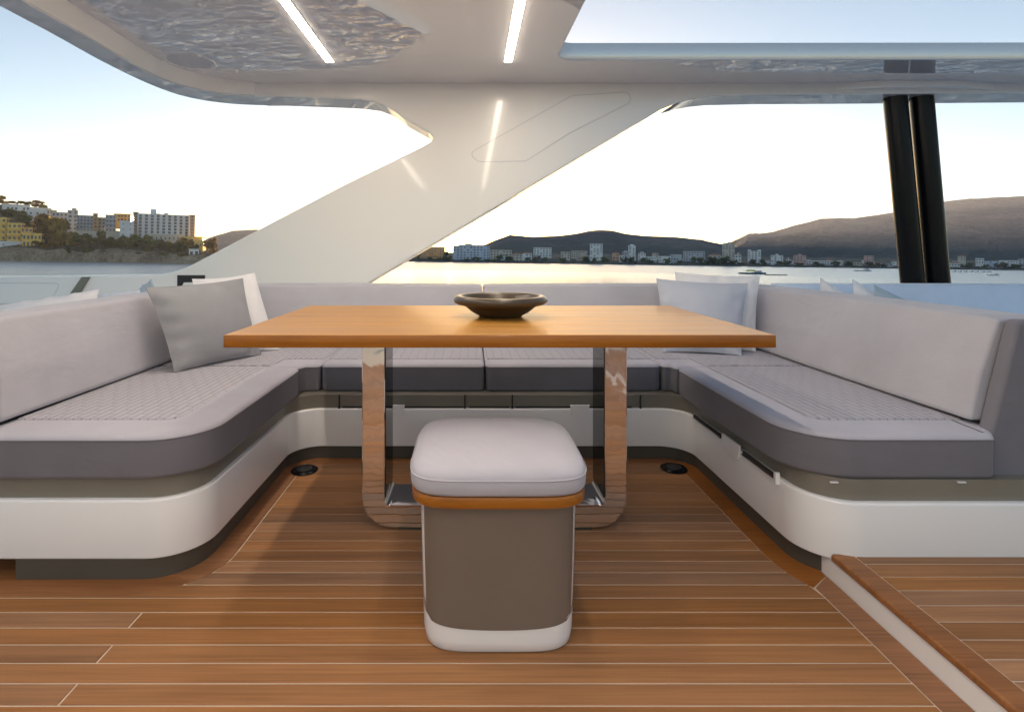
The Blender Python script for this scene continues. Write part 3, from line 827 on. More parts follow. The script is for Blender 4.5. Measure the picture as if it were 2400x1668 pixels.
HILLM = land('scrub_hillside', [(0.34, (0.022, 0.038, 0.030)), (0.5, (0.050, 0.070, 0.055)), (0.66, (0.095, 0.105, 0.080))], 0.004, 1.0, 0.05, 16, [(0.34, (0.050, 0.045, 0.034)), (0.5, (0.150, 0.115, 0.095)), (0.66, (0.29, 0.22, 0.185))], (45, 130))
HEADM = land('headland_soil', [(0.38, (0.035, 0.045, 0.022)), (0.5, (0.12, 0.10, 0.06)), (0.62, (0.27, 0.21, 0.14))], 0.03, 0.7, 0.2, 3)
CLIFFM = land('cliff_rock', [(0.34, (0.080, 0.068, 0.050)), (0.5, (0.32, 0.245, 0.165)), (0.64, (0.52, 0.41, 0.29))], 0.05, 0.9, 0.35, 2.5)
SHOREM = land('shore_ground', [(0.40, (0.040, 0.050, 0.032)), (0.52, (0.10, 0.10, 0.075)), (0.64, (0.22, 0.20, 0.16))], 0.02, 0.5, 0.1, 2)

from mathutils import noise as mnoise
def ridge(name, sil, d_foot, d_top, d_back, foot_y, mat, cols=150, rows=16, rough=6.0, seed=0):
    """a hill whose crest follows a skyline (px, py list) and falls away behind it"""
    x0, x1 = sil[0][0], sil[-1][0]
    V = []; Fc = []
    for j in range(rows + 5):
        for i in range(cols + 1):
            px = x0 + (x1 - x0) * i / cols
            crest = lerp_tab(sil, px)
            if j <= rows:
                s = j / rows
                d = d_foot + (d_top - d_foot) * s
                zf = 1.5
                zt = W(px, crest, d_top).z
                z = zf + (zt - zf) * (s ** 1.25)
                x = W(px, 600, d_top if s > .5 else d_top).x * (d / d_top)
            else:
                s = (j - rows) / 4
                d = d_top + (d_back - d_top) * s
                z = W(px, crest, d_top).z * (1 - s) - 20 * s
                x = W(px, 600, d_top).x * (d / d_top)
            nz = mnoise.fractal(Vector((x * 0.006 + seed, d * 0.006, 0)), 0.9, 2.1, 5) * rough * 2 + mnoise.noise(Vector((x * 0.05, d * 0.05, seed))) * rough * 0.45 + mnoise.noise(Vector((x * 0.16, d * 0.16, seed))) * rough * 0.3
            e = 0.25 if j == rows else (1.0 if 0 < j < rows else 0.6)
            z += nz * e * (1 if j else 0.1)
            V.append((x, d, z))
    n = cols + 1
    for j in range(rows + 4):
        for i in range(cols):
            a = j * n + i; Fc.append((a, a + 1, a + n + 1, a + n))
    o = MB().add(V, Fc).build(name, mat, None, True, 180)
    outdoor(o); tag(o, kind='structure')
    return o
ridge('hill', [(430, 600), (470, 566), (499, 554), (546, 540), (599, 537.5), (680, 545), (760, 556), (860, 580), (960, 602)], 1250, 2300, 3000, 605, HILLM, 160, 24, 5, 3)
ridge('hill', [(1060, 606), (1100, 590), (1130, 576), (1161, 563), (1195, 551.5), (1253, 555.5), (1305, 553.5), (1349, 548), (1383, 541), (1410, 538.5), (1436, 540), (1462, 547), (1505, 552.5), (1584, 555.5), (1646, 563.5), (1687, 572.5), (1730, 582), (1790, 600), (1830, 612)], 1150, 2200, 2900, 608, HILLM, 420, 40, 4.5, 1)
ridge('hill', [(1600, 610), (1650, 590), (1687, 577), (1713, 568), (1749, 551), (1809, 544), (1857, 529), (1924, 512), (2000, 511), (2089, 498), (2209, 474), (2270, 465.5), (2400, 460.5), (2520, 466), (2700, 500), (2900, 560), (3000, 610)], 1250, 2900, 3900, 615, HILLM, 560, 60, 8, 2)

# far shore: a low terrace under the town
SHD = 882
V = []; Fc = []; n = 121
rowsd = [(SHD - 2, -1.0), (SHD, 1.2), (SHD + 6, 2.2), (SHD + 60, 5.0), (SHD + 160, 10), (SHD + 420, 20)]
for j, (d, z) in enumerate(rowsd):
    for i in range(n):
        px = 860 + (2760 - 860) * i / (n - 1)
        x = W(px, 600, SHD).x * (d / SHD)
        V.append((x, d + (mnoise.noise(Vector((x * .02, 0, 0))) * 5 if j < 4 else 0), z + mnoise.noise(Vector((x * .03, d * .03, 4))) * (0.6 + j * 0.7) * (j > 0)))
for j in range(len(rowsd) - 1):
    for i in range(n - 1):
        a = j * n + i; Fc.append((a, a + 1, a + n + 1, a + n))
o = MB().add(V, Fc).build('shore', SHOREM, None, True, 180); outdoor(o); tag(o, kind='structure')

# left headland: rock cliff and wooded slope
def band(name, rows_, mat, x0=-900, x1=545, cols=150, amp=1.2, seed=0):
    V = []; Fc = []
    for j, (d, tab) in enumerate(rows_):
        for i in range(cols + 1):
            px = x0 + (x1 - x0) * i / cols
            p = W(px, lerp_tab(tab, px), d)
            q = mnoise.fractal(Vector((p.x * .06, p.y * .06 + p.z * .1, seed)), 0.8, 2.2, 5) * amp
            V.append((p.x + q * .3, p.y + q * 1.5, p.z + q * (0.2 if j == 0 else 1)))
    n = cols + 1
    for j in range(len(rows_) - 1):
        for i in range(cols):
            a = j * n + i; Fc.append((a, a + 1, a + n + 1, a + n))
    o = MB().add(V, Fc).build(name, mat, None, True, 60)
    outdoor(o); tag(o, kind='structure'); return o
c0 = [(-900, 622), (-160, 621), (545, 617)]
c1 = [(-900, 618), (-160, 611), (60, 611), (300, 612), (470, 613), (545, 614)]
c2 = [(-900, 612), (-160, 596), (0, 592), (60, 594), (110, 590), (152, 588), (160, 606), (185, 600), (210, 594), (260, 592), (300, 595), (360, 600), (420, 604), (470, 604), (520, 608), (545, 612)]
c3 = [(-900, 606), (-160, 580), (0, 578), (60, 582), (110, 584), (152, 584), (180, 590), (210, 586), (260, 584), (300, 586), (360, 590), (430, 598), (480, 598), (515, 604), (545, 610)]
c4 = [(-900, 600), (-160, 560), (0, 562), (60, 565), (120, 572), (200, 574), (300, 574), (400, 580), (470, 585), (505, 594), (545, 608)]
c5 = [(-900, 590), (-160, 500), (0, 520), (60, 530), (120, 540), (200, 552), (300, 555), (400, 562), (470, 572), (505, 588), (545, 607)]
c6 = [(-900, 585), (-160, 462), (0, 481), (60, 486), (110, 497), (180, 520), (250, 540), (310, 548), (400, 552), (455, 560), (490, 578), (520, 596), (545, 607)]
c7 = [(-900, 600), (-160, 500), (545, 612)]
ho = band('headland', [(398, c0), (401, c1), (404, c2), (410, c3), (425, c4), (450, c5), (500, c6), (600, c7)], CLIFFM, amp=1.3, seed=2, cols=400)
ho.data.materials.append(HEADM)
ho.data.polygons.foreach_set('material_index', [0 if i < 400 * 3 else 1 for i in range(len(ho.data.polygons))])

# ------------------------------------------------------------------ trees
def leafmat(name, a, b, c):
    t = NT(name); v = t.coord('Object', (1, 1, 1), rnd=11)
    f = t.noise(v, 5, 4, 0.6)
    col = t.ramp(f, [(0.3, a), (0.5, b), (0.72, c)])
    oi = t.new('ObjectInfo'); hv = t.new('HueSaturation')
    t.link(t.rng(oi.outputs['Random'], 0, 1, 0.75, 1.25), hv.inputs['Value'])
    t.link(t.rng(oi.outputs['Random'], 0, 1, 0.485, 0.515), hv.inputs['Hue'])
    t.link(col, hv.inputs['Color']); t.link(hv.outputs[0], t.b.inputs['Base Color'])
    t.set(Roughness=0.8); t.b.inputs['Specular IOR Level'].default_value = 0.15
    tr = t.new('BsdfTranslucent'); mx = t.new('MixShader'); mx.inputs[0].default_value = 0.5
    t.link(hv.outputs[0], tr.inputs['Color']); t.link(t.b.outputs[0], mx.inputs[1]); t.link(tr.outputs[0], mx.inputs[2])
    t.link(mx.outputs[0], t.out.inputs['Surface'])
    return t.m
LEAFG = leafmat('pine_needles_green', (0.080, 0.100, 0.032), (0.155, 0.165, 0.048), (0.27, 0.25, 0.07))
LEAFSUN = leafmat('pine_needles_sun_tint', (0.15, 0.110, 0.026), (0.31, 0.20, 0.040), (0.52, 0.33, 0.065))  # golden tint puts the evening sun into the needle colour
BARK = vary('bark', (0.10, 0.07, 0.05), 0.9, 0.2, 6)

def crown_mesh(name, seed, mat, nleaf=620, lobes=9, flat=0.62, leaf=0.055):
    rnd = random.Random(seed); mb = MB(); L = []
    for k in range(lobes):
        a = rnd.uniform(0, 6.28); r = rnd.uniform(0.05, 0.34)
        L.append((math.cos(a) * r, math.sin(a) * r, 0.66 + rnd.uniform(-0.26, 0.2), rnd.uniform(0.13, 0.24)))
    V = []; Fc = []
    for i in range(nleaf):
        cx, cy, cz, cr = L[i % lobes]
        d = Vector((rnd.gauss(0, 1), rnd.gauss(0, 1), rnd.gauss(0, 1))).normalized() * (cr * rnd.uniform(0.6, 1.08))
        p = Vector((cx + d.x, cy + d.y, cz + d.z * flat))
        nn = (d.normalized() + Vector((rnd.gauss(0, .5), rnd.gauss(0, .5), rnd.gauss(0, .5) + .3))).normalized()
        u = nn.orthogonal().normalized(); w = nn.cross(u)
        s = leaf * rnd.uniform(0.6, 1.4); s2 = s * rnd.uniform(0.5, 1)
        o = len(V); V += [p + u * s, p + w * s2, p - u * s, p - w * s2]; Fc.append((o, o + 1, o + 2, o + 3))
    # dark inner mass
    for (cx, cy, cz, cr) in L:
        o = len(V); n = 6; rings = []
        for j in range(1, 4):
            t = math.pi * j / 4
            for i in range(n):
                q = 2 * math.pi * i / n
                jr = cr * 0.74 * rnd.uniform(0.75, 1.15)
                V.append(Vector((cx + jr * math.sin(t) * math.cos(q), cy + jr * math.sin(t) * math.sin(q), cz + jr * flat * math.cos(t))))
        for j in range(2):
            for i in range(n):
                Fc.append((o + j * n + i, o + j * n + (i + 1) % n, o + (j + 1) * n + (i + 1) % n, o + (j + 1) * n + i))
        Fc.append(tuple(o + i for i in range(n))); Fc.append(tuple(o + 2 * n + i for i in reversed(range(n))))
    mb.add(V, Fc)
    m = bpy.data.meshes.new(name); m.from_pydata(mb.v, [], mb.f); m.materials.append(mat); return m
def trunk_mesh(seed):
    rnd = random.Random(seed); mb = MB()
    mb.tube((0, 0, -0.25), (rnd.uniform(-.04, .04), 0, 0.5), 0.035, 0.02, 8, cap=False)
    for k in range(3):
        a = rnd.uniform(0, 6.28)
        mb.tube((0, 0, 0.32 + .06 * k), (math.cos(a) * .25, math.sin(a) * .25, 0.62 + .05 * k), 0.014, 0.006, 6, cap=False)
    return mb.mesh('trunk', BARK)
CROWNS = {'g': [crown_mesh('crown', s, LEAFG) for s in range(5)], 'y': [crown_mesh('crown', 20 + s, LEAFSUN) for s in range(5)]}
TRUNKS = [trunk_mesh(s) for s in range(3)]
FARC = [crown_mesh('crown', 40 + s, LEAFG, 200, 7, 0.8, 0.085) for s in range(5)]

ORD = ['first', 'second', 'third', 'fourth', 'fifth', 'sixth', 'seventh', 'eighth', 'ninth', 'tenth', 'eleventh', 'twelfth', 'thirteenth', 'fourteenth', 'fifteenth', 'sixteenth', 'seventeenth', 'eighteenth', 'nineteenth', 'twentieth']
def ordn(i):
    if i < 20: return ORD[i]
    tens = ['twenty', 'thirty', 'forty', 'fifty'][(i + 1) // 10 - 2]; k = (i + 1) % 10
    return ({'twenty': 'twentieth', 'thirty': 'thirtieth', 'forty': 'fortieth', 'fifty': 'fiftieth'}[tens] if k == 0 else tens + '-' + ORD[k - 1])
def tree(cx, yt, yb, hw, d, kind, label, group, far=False, name='pine_tree'):
    pt_ = W(cx, yb, d); top_ = W(cx, yt, d)
    h = (top_.z - pt_.z) * 1.08; w = 2 * hw * d / 1293 * 1.15
    e = empty(name); outdoor(e, pt_, random.uniform(0, 6.28), (w, w, h)); tag(e, label, 'tree', group)
    cm = random.choice(FARC if far else CROWNS[kind])
    put('crown', cm, e)
    put('trunk', random.choice(TRUNKS), e)
    return e
TOPROW = [(6, 460, 486, 15, 'y'), (42, 471, 486, 15, 'g'), (62, 472, 488, 13, 'g'), (84, 470, 492, 16, 'y'), (104, 481, 496, 13, 'g')]
for i, (a, b, c, w_, k) in enumerate(TOPROW):
    tree(a, b, c, w_, 505, k, ordn(i).capitalize() + ' tree from the left on the skyline above the headland villas', 'trees on the headland skyline')
MID = [(16, 489, 522, 20, 'g'), (40, 494, 526, 20, 'g'), (56, 505, 545, 20, 'g'), (74, 522, 552, 17, 'g'), (92, 502, 556, 20, 'y'), (108, 535, 572, 17, 'y'), (126, 510, 578, 26, 'y'), (150, 518, 588, 24, 'y'), (170, 545, 594, 17, 'y')]
for i, (a, b, c, w_, k) in enumerate(MID):
    tree(a, b, c, w_, 440 if k == 'g' else 425, k, ordn(i).capitalize() + (' tree from the left, dark green, between the white and yellow villas' if k == 'g' else ' tree from the left, a pine painted sun-golden, between the yellow villas and apartments'), 'trees between the headland villas')
LOW = [(100, 564, 596, 20, 'y'), (126, 560, 596, 20, 'y'), (160, 580, 610, 9, 'g'), (192, 548, 590, 17, 'g'), (212, 553, 594, 18, 'g'), (236, 541, 590, 13, 'g'), (256, 556, 596, 15, 'g'), (275, 562, 600, 13, 'g'), (292, 553, 594, 15, 'g'), (312, 551, 600, 19, 'g'), (335, 551, 598, 18, 'g'), (356, 558, 604, 17, 'g'), (376, 563, 604, 16, 'g'), (396, 562, 608, 17, 'g'), (417, 565, 608, 18, 'g'), (441, 556, 608, 20, 'y'), (458, 574, 612, 13, 'g'), (490, 556, 604, 15, 'y'), (503, 570, 608, 13, 'y'), (205, 580, 606, 12, 'g'), (240, 583, 606, 11, 'g'), (285, 586, 608, 12, 'g'), (330, 588, 610, 13, 'g'), (385, 590, 612, 13, 'g'), (430, 592, 613, 12, 'g'), (30, 586, 606, 10, 'g'), (10, 590, 611, 12, 'g')]
LOW.sort()
for i, (a, b, c, w_, k) in enumerate(LOW):
    tree(a, b, c, w_, 408 + (8 if b < 575 else 0), k, ordn(i).capitalize() + ' tree from the left in the wooded strip above the headland cliff', 'trees above the headland cliff')
FAR = []
rt = random.Random(5)
for i in range(52):
    px = 945 + i * 28.2 + rt.uniform(-9, 9)
    if 2095 < px < 2225: continue
    base = 612 + 0.0145 * (px - 952)
    hgt = rt.uniform(9, 17)
    FAR.append((px, base - hgt + rt.uniform(-1, 3), base + 3, rt.uniform(8, 15)))
FAR += [(1047, 590, 612, 12), (1645, 606, 624, 16), (1668, 602, 624, 18), (1692, 604, 626, 18), (1714, 610, 626, 14), (1258, 599, 614, 10)]
FAR.sort()
for i, (a, b, c, w_) in enumerate(FAR):
    tree(a, b, c, w_, SHD + 14 + (i % 3) * 8, 'g', ordn(i).capitalize() + ' tree from the left along the far town shore', 'trees along the far shore', True, 'shore_tree')

# ------------------------------------------------------------------ buildings
GLASS = plain('dark_window_glass', (0.09, 0.095, 0.105), 0.2)
def paint(name, col): return vary(name, col, 0.8, 0.07, 0.12)
PT = {'white': paint('white_render', (0.74, 0.73, 0.72)), 'grey': paint('grey_render', (0.46, 0.47, 0.50)), 'beige': paint('beige_render', (0.55, 0.49, 0.41)), 'ochre': paint('ochre_sunlight_render', (0.74, 0.42, 0.12)), 'yellow': paint('yellow_sunlight_render', (0.86, 0.56, 0.15)), 'salmon': paint('salmon_render', (0.60, 0.36, 0.24)), 'pink': paint('pink_render', (0.58, 0.38, 0.34)), 'blue': paint('pale_blue_render', (0.50, 0.56, 0.66)), 'orange': paint('orange_render', (0.68, 0.34, 0.12)), 'tan': paint('tan_render', (0.42, 0.30, 0.22))}  # ochre and yellow carry the headland's missing evening sunlight in their colour
ROOFM = paint('flat_roof', (0.40, 0.36, 0.32))
TILE = paint('terracotta_tiles', (0.36, 0.17, 0.10))
WINDOWS = {}
def unit_box():
    if 'u' not in WINDOWS:
        WINDOWS['u'] = MB().box(-.5, .5, -.5, .5, 0, 1).mesh('window', GLASS, False)
        WINDOWS['s'] = {}
    return WINDOWS['u']
SLABS = {}
def slab_mesh(mat):
    if mat.name not in SLABS: SLABS[mat.name] = MB().box(-.5, .5, -.5, .5, 0, 1).mesh('slab', mat, False)
    return SLABS[mat.name]
def building(px0, px1, yt, yb, d, col, floors, bays, label, cat='building', rot=0.0, depth=None, down=6.0, top=None, side=None, balc=False, name='apartment_building', win=(0.5, 0.55), sidebays=2, group=None, tiled=False):
    c = (px0 + px1) / 2
    p = W(c, yb, d); q = W(c, yt, d)
    th = math.atan2(p.x, d)
    w = (px1 - px0) * d * math.cos(th) / 1293
    dp = depth if depth else max(7.0, w * 0.55)
    if rot: w = max(w * 0.3, (w - dp * abs(math.sin(rot))) / math.cos(rot))
    h = q.z - p.z
    e = empty(name); tag(e, label, cat, group)
    ctr = Vector((p.x, d, 0)) + Vector((math.sin(th), math.cos(th), 0)) * dp * 0.5
    outdoor(e, (ctr.x, ctr.y, p.z), -th + rot)
    wm = PT[col]
    put('wall', MB().box(-w / 2, w / 2, -dp / 2, dp / 2, -down, h).mesh('wall', wm, False), e)
    if tiled:
        hr = min(w, dp) * 0.28; ov = 0.5; g = max(0.0, w / 2 - dp / 2)
        r_ = put('roof', MB().add([(-w / 2 - ov, -dp / 2 - ov, h + .01), (w / 2 + ov, -dp / 2 - ov, h + .01), (w / 2 + ov, dp / 2 + ov, h + .01), (-w / 2 - ov, dp / 2 + ov, h + .01), (-g - .1, 0, h + hr), (g + .1, 0, h + hr)], [(0, 3, 2, 1), (0, 1, 5, 4), (1, 2, 5), (2, 3, 4, 5), (3, 0, 4)]).mesh('roof', TILE, False), e)
    else: r_ = put('roof', MB().box(-w / 2 - .25, w / 2 + .25, -dp / 2 - .25, dp / 2 + .25, h + 0.002, h + 0.45).mesh('roof', wm, False), e)
    if top:
        for (a, b, hh) in top:
            put('roof_house', MB().box(a * w, b * w, -dp * .25, dp * .25, h + .452, h + hh).mesh('roof_house', wm, False), r_)
    if side:
        put('end_wall', MB().box(w / 2 + .003, w / 2 + .35, -dp / 2 + .1, dp / 2 - .1, -down + .1, h - .1).mesh('end_wall', PT[side], False), e)
    ub = unit_box(); fh = h / floors; bw_ = w / bays
    rw = random.Random(int(px0 * 7 + yt))
    for f in range(floors):
        for b in range(bays):
            if name in ('town_building', 'slope_house', 'house', 'villa') and rw.random() < 0.18: continue
            k = rw.uniform(0.8, 1.15) if name != 'hotel' else rw.uniform(0.95, 1.05)
            put('window', ub, e, (-w / 2 + bw_ * (b + .5), -dp / 2, fh * (f + 0.5 - win[1] / 2)), 0, (bw_ * win[0] * k, 0.5, fh * win[1] * rw.uniform(.85, 1.1)))
        if balc:
            put('balcony', slab_mesh(wm), e, (0, -dp / 2 - 0.75, fh * f - .1), 0, (w * 0.96, 1.5, fh * 0.36))
    if rot and sidebays:
        sx = 1 if rot < 0 else -1
        for f in range(floors):
            for b in range(sidebays):
                put('window', ub, e, (sx * w / 2, -dp / 2 + dp / sidebays * (b + .5), fh * (f + 0.5 - win[1] / 2)), 0, (0.5, dp / sidebays * win[0], fh * win[1]))
    return e

GH = 'buildings on the headland'
hd = 455
# the hotel slab
building(322, 444, 504, 556, hd, 'white', 7, 9, 'long white hotel slab with dark window columns on the headland', 'hotel', name='hotel', depth=14, top=[(-.26, -.15, 4.6), (.0, .08, 2.0)], win=(0.46, 0.74), group=GH)
building(359, 374, 502, 556, hd - 1.2, 'blue', 7, 2, 'pale blue stair tower standing proud of the white hotel front', 'stair tower', name='stair_tower', depth=3, win=(.3, .4), group=GH)
building(311, 323, 498, 548, hd + 1, 'tan', 7, 1, 'narrow tan stair wing at the left end of the hotel', 'wing', name='hotel_wing', depth=12, group=GH)
building(443, 456, 505, 556, hd + 1, 'salmon', 7, 1, 'salmon end wing at the right end of the hotel', 'wing', name='hotel_wing', depth=10, win=(.25, .4), group=GH)
building(280, 313, 519, 556, hd - 20, 'white', 3, 2, 'plain pale house in front of the tan stair wing', 'house', name='house', win=(.15, .2), group=GH)
building(266, 313, 502.5, 520, hd + 16, 'ochre', 2, 5, 'painted-sunlit ochre terrace block left of the hotel', 'apartments', rot=-0.3, group=GH)
building(246, 271, 505, 545, hd - 8, 'grey', 4, 3, 'lilac grey block beside the ochre terrace block', 'apartments', group=GH, balc=True)
building(228, 247, 511, 545, hd - 4, 'beige', 4, 2, 'beige narrow block right of the little orange tower', 'apartments', group=GH)
building(217, 228, 501.5, 545, hd - 10, 'orange', 5, 1, 'slim orange tower among the grey apartments', 'tower', name='tower_block', group=GH)
building(178, 218, 506, 545, hd - 12, 'grey', 5, 5, 'grey apartment block with many dark balconies', 'apartments', balc=True, group=GH)
building(157, 182, 494, 540, hd - 2, 'grey', 5, 2, 'tallest grey block left of the balconied apartments', 'apartments', top=[(-.1, .35, 2.2)], group=GH)
building(120, 158, 498.5, 535, hd + 8, 'grey', 4, 4, 'low grey block behind the golden pines', 'apartments', group=GH)
building(108, 132, 493, 530, hd + 14, 'beige', 4, 3, 'small beige house at the left of the grey row', 'house', name='house', group=GH)
building(64, 110, 494, 520, hd + 2, 'white', 2, 3, 'white villa with a blank lower wall among dark trees', 'villa', name='villa', win=(.3, .3), group=GH)
building(5, 70, 480.5, 497, hd + 20, 'white', 1, 7, 'long low white villa below the skyline trees', 'villa', name='villa', win=(.5, .35), group=GH)
building(60, 120, 488, 505, hd + 30, 'white', 1, 5, 'second long white villa stepping down from the skyline', 'villa', name='villa', win=(.5, .3), group=GH)
building(-36, 24, 511, 580, 424, 'yellow', 5, 4, 'tallest painted-sunlit yellow terrace block at the picture edge', 'apartments', rot=-0.32, balc=True, group=GH)
building(16, 58, 524, 580, 421, 'yellow', 4, 3, 'middle painted-sunlit yellow terrace block with a flat roof', 'apartments', rot=-0.32, balc=True, group=GH)
building(48, 84, 534, 575, 419, 'ochre', 3, 3, 'lower painted-sunlit ochre terrace block stepping to the pines', 'apartments', rot=-0.32, balc=True, group=GH)
building(52, 105, 548, 580, 416, 'yellow', 2, 5, 'lowest painted-sunlit yellow terrace house with a row of windows', 'apartments', rot=-0.3, group=GH)
building(-10, 60, 567, 580, 413, 'white', 1, 2, 'white retaining wall below the yellow terraces', 'wall', name='garden_wall', win=(.1, .2), depth=2, group=GH)
building(175, 330, 543, 551, 438, 'beige', 1, 1, 'long pale parapet wall below the grey apartments', 'wall', name='garden_wall', win=(.01, .05), depth=2, group=GH)
building(352, 432, 551, 566, 436, 'beige', 1, 8, 'low pale annexe below the hotel windows', 'annexe', name='hotel_annexe', win=(.3, .4), group=GH)
building(424, 482, 556, 575, 428, 'yellow', 1, 3, 'painted-sunlit yellow villa right of the hotel, the upper one', 'villa', rot=-0.3, name='villa', group=GH)
building(454, 482, 564, 604, 418, 'yellow', 2, 2, 'painted-sunlit yellow villa above the point, the lower one', 'villa', rot=-0.32, name='villa', group=GH, win=(.2, .3))
building(442, 466, 585, 606, 411, 'white', 1, 2, 'small white boathouse near the water below the yellow villas', 'house', name='house', group=GH)

GT = 'buildings of the far town'
td = SHD + 30
T = [
 (973, 991, 580, 611, 'orange', 5, 3, 'leftmost orange apartment block beside the white pillar'),
 (992, 1009, 581.5, 611, 'orange', 5, 3, 'second orange apartment block from the white pillar'),
 (1009, 1042, 579.5, 611, 'orange', 5, 5, 'widest orange apartment block left of the round tree'),
 (1061, 1147, 577, 613, 'blue', 6, 11, 'large blue-grey hotel with a stepped roof on the shore'),
 (1148, 1199, 586.5, 614, 'beige', 4, 7, 'beige block right of the large blue-grey hotel'),
 (1174, 1190, 600, 615, 'white', 2, 2, 'small white house in front of the beige block'),
 (1200, 1224, 596, 614, 'beige', 3, 3, 'low beige house right of the beige block'),
 (1224, 1246, 594, 614, 'white', 3, 3, 'low white house left of the floating white slab'),
 (1250, 1292, 581, 602, 'white', 4, 6, 'wide white hotel slab raised on the slope'),
 (1314, 1336, 591, 608, 'beige', 3, 3, 'beige annexe left of the long beige block'),
 (1338, 1376, 588.5, 604, 'beige', 3, 7, 'long beige block left of the square cream tower'),
 (1382, 1412, 572, 607, 'white', 7, 4, 'square cream tower standing on a blue base'),
 (1434, 1451, 594, 616, 'salmon', 3, 2, 'small peach house right of the cream tower'),
 (1451, 1463, 599, 614, 'white', 2, 2, 'small white house beside the peach house'),
 (1472, 1489, 576, 612, 'white', 8, 2, 'slim white tower below the hill'),
 (1458, 1474, 591, 611, 'grey', 3, 3, 'grey wing left of the slim white tower'),
 (1495, 1513, 594, 612, 'white', 3, 3, 'white house right of the slim white tower'),
 (1513, 1538, 602.5, 615, 'white', 2, 4, 'low white row, first after the slim tower'),
 (1528, 1543, 594, 603, 'beige', 2, 2, 'small beige house above the low white row'),
 (1543, 1572, 601, 614, 'white', 2, 4, 'low white row next to the grey slab'),
 (1571, 1597, 597, 611, 'grey', 2, 4, 'low grey house left of the tall grey slab'),
 (1600, 1651, 589.5, 622, 'grey', 6, 8, 'wide pale grey slab hotel on the waterline'),
 (1660, 1690, 599, 612, 'beige', 2, 3, 'low beige house behind the tree clump'),
 (1692, 1721, 572, 616, 'beige', 10, 4, 'tallest cream tower at the dip between the hills'),
 (1722, 1737, 597, 614, 'white', 2, 2, 'white house at the foot of the tallest cream tower'),
 (1752, 1783, 589, 615, 'white', 6, 4, 'white twin-topped block above the blue boat'),
 (1806, 1835, 599, 614, 'white', 3, 4, 'white block with a small roof hut, first of two'),
 (1859, 1889, 599, 614, 'pink', 3, 4, 'pinkish block with a small roof hut, second of two'),
 (1842, 1853, 608, 615, 'white', 1, 2, 'tiny white house between the two roof hut blocks'),
 (1888, 1975, 611.5, 622, 'white', 2, 14, 'longest low white building on the right shore'),
 (1980, 2021, 615.5, 626, 'beige', 2, 6, 'low cream building left of the pink tower'),
 (2024, 2047, 600, 625, 'pink', 6, 4, 'pink tower left of the black poles'),
 (2048, 2070, 617, 628, 'white', 2, 3, 'white house right of the pink tower'),
 (2066, 2092, 619, 629, 'grey', 2, 3, 'grey house next to the black poles'),
 (2222, 2250, 617, 632, 'white', 2, 4, 'low white house right of the black poles'),
 (2244, 2263, 601, 611, 'beige', 2, 3, 'hillside house above the low white house'),
 (2286, 2306, 606, 618, 'white', 2, 3, 'white villa on the slope left of the white row'),
 (2302, 2341, 612.5, 634, 'blue', 4, 5, 'pale blue white-trimmed block near the right picture edge'),
 (2341, 2386, 611, 628, 'white', 3, 7, 'long white block near the right picture edge'),
 (2386, 2425, 607.5, 634, 'grey', 4, 4, 'grey green block cut by the right picture edge'),
 (2340, 2380, 628, 637, 'salmon', 1, 4, 'low salmon pavilion on the right shore'),
]
for (a, b, yt, yb, col, fl_, by_, lab) in T:
    kw = {}
    if 'roof hut' in lab: kw['top'] = [(-.12, .12, 2.8)]
    if 'stepped roof' in lab: kw['top'] = [(-.36, .34, 2.4), (-.18, .02, 5.0)]
    if 'twin-topped' in lab: kw['top'] = [(-.5, -.25, 2.8), (.25, .5, 2.8)]
    if 'tallest cream' in lab: kw['top'] = [(-.1, .2, 3.2)]
    if 'slim white' in lab: kw['top'] = [(-.25, .25, 2.5)]
    building(a, b, yt, yb, td + (30 if yt < 595 else 0) + (60 if yb < 606 else 0), col, fl_, by_, lab, 'building', name='town_building', win=(.5, .45), down=9, group=GT, tiled=(' house' in lab and 'grey' not in lab), **kw)

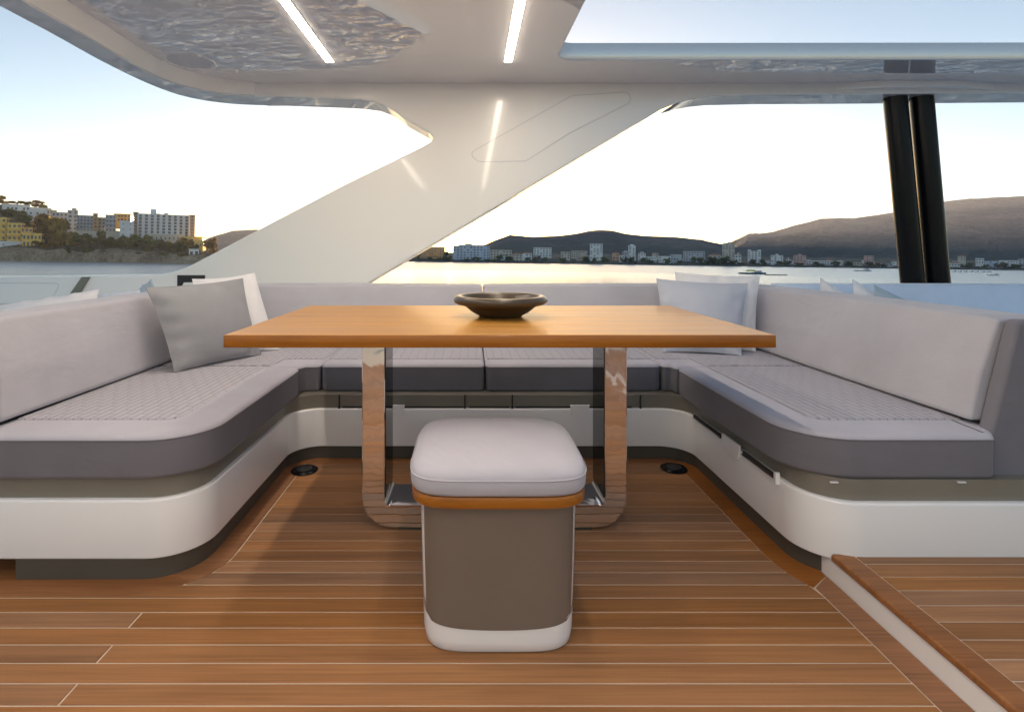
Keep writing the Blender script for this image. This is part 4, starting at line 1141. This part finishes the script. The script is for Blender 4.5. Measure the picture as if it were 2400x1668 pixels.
# ------------------------------------------------------------------ boats
HULLB = plain('blue_hull', (0.05, 0.13, 0.18), 0.3); HULLW = plain('white_hull', (0.7, 0.7, 0.7), 0.3)
AWN = plain('yellow_awning', (0.55, 0.55, 0.12), 0.7); PONT = vary('pontoon_planks', (0.16, 0.15, 0.13), 0.8, 0.1, 0.5)
def boat(px, pw, yw, label, hull_m, deck_h, awn=None, mast=False, name='motor_boat'):
    d = CAM_H * 1293 / (yw - (605 + 0.0145 * (px - 1102)))
    L = pw * d / 1293; p = W(px, yw, d)
    e = empty(name); outdoor(e, (p.x, d, 0), 0.0); tag(e, label, 'boat', 'boats in the bay')
    B = L * 0.28
    sec = []
    for t_ in (0, .08, .3, .6, .8, .93, 1.0):
        x = -L / 2 + L * t_; w = B / 2 * (1 - max(0, (t_ - .55) / .45) ** 2.2) * (0.9 if t_ == 0 else 1) + .02
        h = deck_h * (0.9 + .35 * max(0, t_ - .4))
        sec.append([(x - .15 * L * 0, -w * .55, -0.3), (x, w * .55, -0.3), (x, w, h), (x, -w, h)])
    put('hull', MB().rings(sec).mesh('hull', hull_m, True, 30), e)
    put('cabin', MB().box(.08 * L, .30 * L, -B * .3, B * .3, deck_h, deck_h * 2.1).mesh('cabin', HULLW, False), e)
    put('window', MB().box(.10 * L, .28 * L, -B * .31, B * .31, deck_h * 1.45, deck_h * 1.85).mesh('window', GLASS, False), e)
    if awn:
        put('awning', MB().rings([[(-.22 * L, -B * .34, deck_h * 1.6), (-.22 * L, 0, deck_h * 2.5), (-.22 * L, B * .34, deck_h * 1.6)], [(.06 * L, -B * .34, deck_h * 1.6), (.06 * L, 0, deck_h * 2.5), (.06 * L, B * .34, deck_h * 1.6)]]).mesh('awning', awn, False), e)
        for sx in (-.2, .04):
            for sy in (-.3, .3):
                put('post', MB().tube((sx * L, sy * B, deck_h * .9), (sx * L, sy * B, deck_h * 1.62), .04, n=6).mesh('post', HULLW), e)
    if mast:
        put('mast', MB().tube((.2 * L, 0, deck_h * 2), (.2 * L, 0, deck_h * 3.6), .07, n=8).mesh('mast', HULLW), e)
    return e
boat(1764, 62, 642.5, 'blue boat with a yellow awning in front of the right-hand hill', HULLB, 1.0, AWN, True)
boat(2022, 40, 636, 'grey motor boat moored below the pink tower', HULLW, 1.2)
boat(2328, 28, 646, 'small white launch near the right picture edge', HULLW, 0.7)
dP = CAM_H * 1293 / (645.5 - (605 + 0.0145 * (1818 - 1102))); pp = W(1818, 645.5, dP); Lp = 50 * dP / 1293
e = empty('pontoon'); outdoor(e, (pp.x, dP, 0)); tag(e, 'low dark pontoon floating beside the blue boat', 'pontoon')
put('platform', MB().box(-Lp / 2, Lp / 2, -.9, .9, 0.12, 0.5).mesh('platform', PONT, False), e)
for s_ in (-.4, -.13, .13, .4):
    put('float', MB().tube((s_ * Lp, -.8, .05), (s_ * Lp, .8, .05), .22, n=10).mesh('float', BLACKM), e)
rb_ = random.Random(9)
for i in range(7):
    px = 2236 + i * 13.5
    boat(px, rb_.uniform(9, 13), 637.6 + 0.0145 * i * 13, ordn(i).capitalize() + ' of the small white boats moored along the shore right of the black poles', HULLW, 0.8)

# small houses scattered on the slope behind the town
rh = random.Random(21)
for i in range(30):
    px = 1175 + i * 42 + rh.uniform(-14, 14)
    if 2095 < px < 2222: continue
    yb = 609 + 0.0145 * (px - 1102) - rh.uniform(0, 7)
    building(px, px + rh.uniform(9, 20), yb - rh.uniform(5, 9), yb, SHD + rh.uniform(60, 150), rh.choice(['white', 'white', 'beige', 'grey', 'salmon']), 2, 3, 'small house on the slope behind the town, ' + ordn(i) + ' from the left', 'house', name='slope_house', down=9, tiled=rh.random() < 0.6, group='small houses on the slope')

# ------------------------------------------------------------------ evening haze
t = NT('evening_haze'); t.n.remove(t.b)
pv = t.new('VolumePrincipled'); pv.inputs['Density'].default_value = HAZE_DENSITY
pv.inputs['Color'].default_value = (0.74, 0.77, 1.0, 1); pv.inputs['Anisotropy'].default_value = 0.25
t.link(pv.outputs[0], t.out.inputs['Volume'])
hz = MB().box(-8200, 8200, -6200, 5700, -25, 420).build('haze', t.m, None, False)
outdoor(hz); tag(hz, kind='stuff')
